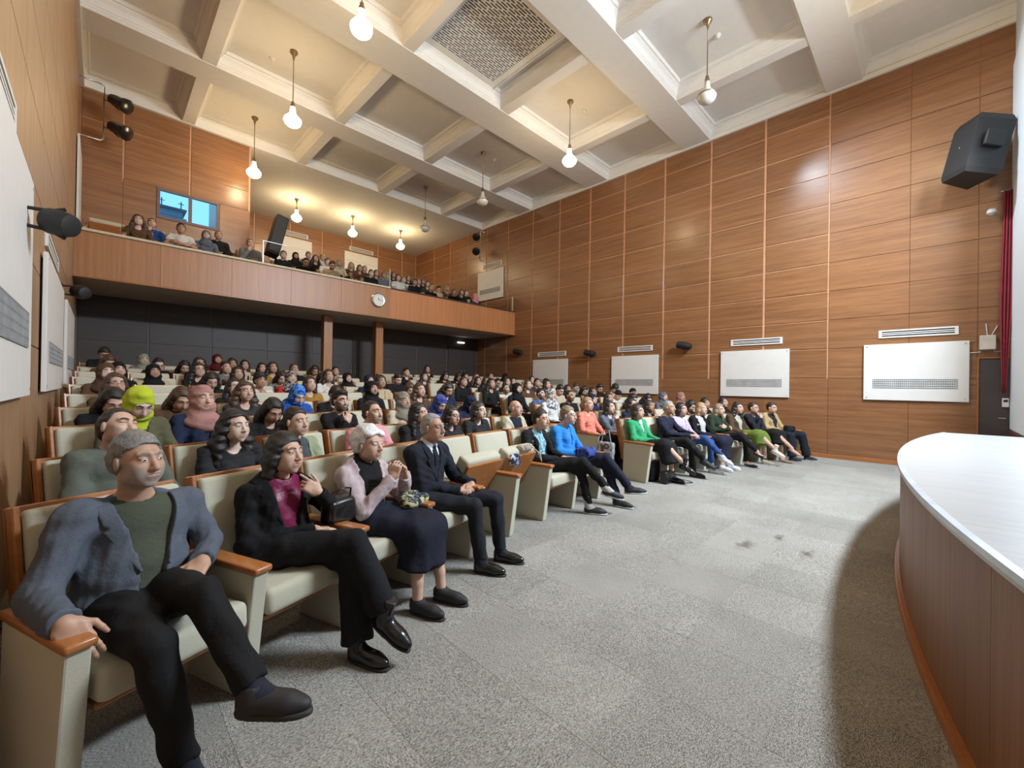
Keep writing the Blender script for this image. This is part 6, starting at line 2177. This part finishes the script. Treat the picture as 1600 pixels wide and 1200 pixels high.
def bag(name, side, row, i, lx, ly, lz, size, mat, label, seed=1, strap=None, wr=0.006, rz=0.0, clasp=False, round_=0.03, cat='bag'):
    loc, r = at_seat(side, row, i, lx, ly, lz)
    t = tag(empty(name, loc, r + rz), label, cat)
    w, d, h = size
    B = Blob().box((0, 0, h / 2), (w / 2, d / 2, h / 2), None, 0.02, round_)
    B.wrinkle(wr, 40, seed)
    place(B.mesh('bag_body', 0.011, mat), 'bag_body', t)
    if strap:
        MB().tube(strap, 0.006, 6).build('strap', BLACKGLOSS if mat is not None and 'cloth' not in mat.name else mat, t, smooth=True)
    if clasp:
        MB().lathe([(0.014, 0.0), (0.016, -0.006)], 12, Matrix.Translation((0, -d / 2 - 0.002, h * 0.55)) @ Matrix.Rotation(math.pi / 2, 4, 'X')).build('clasp', STEEL, t)
    return t


LEATHER = mat_plain('black_leather', (0.010, 0.010, 0.011, 1), 0.28)
bag('handbag', 'L', 0, 1, 0.335, -0.12, 0.625, (0.20, 0.12, 0.15), LEATHER, 'black leather handbag on the armrest beside the pale pink jacket', 3, [(-0.09, 0, 0.12), (-0.07, -0.03, 0.20), (0.0, -0.05, 0.22), (0.07, -0.03, 0.20), (0.09, 0, 0.12)])
bag('patterned_purse', 'L', 0, 2, 0.27, -0.23, 0.585, (0.23, 0.15, 0.11), mat_cloth((0.015, 0.03, 0.07), 'camo', (0.50, 0.46, 0.22)), 'patterned soft purse in yellow and navy on the elderly person\'s lap', 5, wr=0.012, round_=0.05)
bag('scarf_bundle', 'L', 0, 5, -0.12, -0.13, 0.66, (0.20, 0.16, 0.12), mat_cloth((0.42, 0.44, 0.50), 'camo', (0.015, 0.02, 0.05)), 'crumpled navy and white scarf on the second folded seat', 7, wr=0.02, round_=0.05, cat='scarf')
bag('shoulder_bag', 'L', 0, 5, 0.06, -0.17, 0.80, (0.20, 0.10, 0.07), mat_cloth((0.42, 0.36, 0.28)), 'beige shoulder bag with long brown straps lying on the second folded seat', 9,
    [(-0.09, 0, 0.05), (-0.04, -0.08, 0.08), (0.06, -0.12, 0.0), (0.12, -0.14, -0.12), (0.15, -0.10, -0.04), (0.09, 0, 0.05)], round_=0.03)
bag('backpack', 'R', 0, 0, -0.08, -0.20, 0.0, (0.26, 0.20, 0.40), mat_cloth((0.008, 0.008, 0.009)), 'black backpack standing under the seat of the green jacket', 11, [(-0.06, -0.08, 0.38), (0, -0.05, 0.45), (0.06, -0.08, 0.38)], round_=0.05)
bag('handbag', 'R', 0, 0, -0.02, -0.46, 0.0, (0.30, 0.12, 0.19), LEATHER, 'black handbag with a round clasp on the floor before the green jacket', 13, [(0.14, 0, 0.15), (0.22, -0.06, 0.05), (0.36, -0.18, 0.01), (0.30, -0.26, 0.008), (0.12, -0.16, 0.01), (-0.12, -0.07, 0.10)], clasp=True)
bag('paper_bag', 'L', 0, 0, -0.44, 0.22, 0.62, (0.11, 0.09, 0.24), mat_plain('kraft_paper', (0.42, 0.33, 0.20, 1), 0.7), 'small cream paper bag wedged between the first seat and the left wall', 15, [(-0.03, 0, 0.23), (0, 0, 0.30), (0.03, 0, 0.23)], 0.003, round_=0.01)
bag('tote_bag', 'R', 0, 0, -0.44, 0.42, 0.06, (0.09, 0.30, 0.52), mat_cloth((0.45, 0.45, 0.46), 'stripe', (0.10, 0.10, 0.12)), 'striped grey and white tote bag behind the end of the right front row', 17, [(0, -0.10, 0.5), (0, -0.05, 0.72), (0, 0.05, 0.72), (0, 0.10, 0.5)], round_=0.02)
bag('handbag', 'R', 0, 7, -0.02, -0.33, 0.60, (0.24, 0.14, 0.13), mat_cloth((0.008, 0.009, 0.012)), 'dark soft handbag on the lap of the beige trench coat', 19, round_=0.04)
bag('folded_jacket', 'L', 0, 7, 0.06, -0.24, 0.575, (0.30, 0.22, 0.13), mat_cloth((0.02, 0.03, 0.14), 'stripe', (0.05, 0.10, 0.35)), 'folded dark blue jacket on the lap of the bright blue hooded one', 21, wr=0.018, round_=0.05, cat='jacket')
loc, r = at_seat('R', 0, 0, 0.12, -0.33, 0.64)
t = tag(empty('notebook', loc, r + 0.3), 'open white notebook on the lap of the bright green jacket', 'notebook')
MB().rbox(-0.10, 0.10, -0.07, 0.07, 0, 0.012, 0.003, 1).build('pages', BOARD, t)
MB().rbox(-0.105, 0.105, -0.075, 0.075, -0.004, 0.0, 0.001, 1).build('cover', BLACK, t)
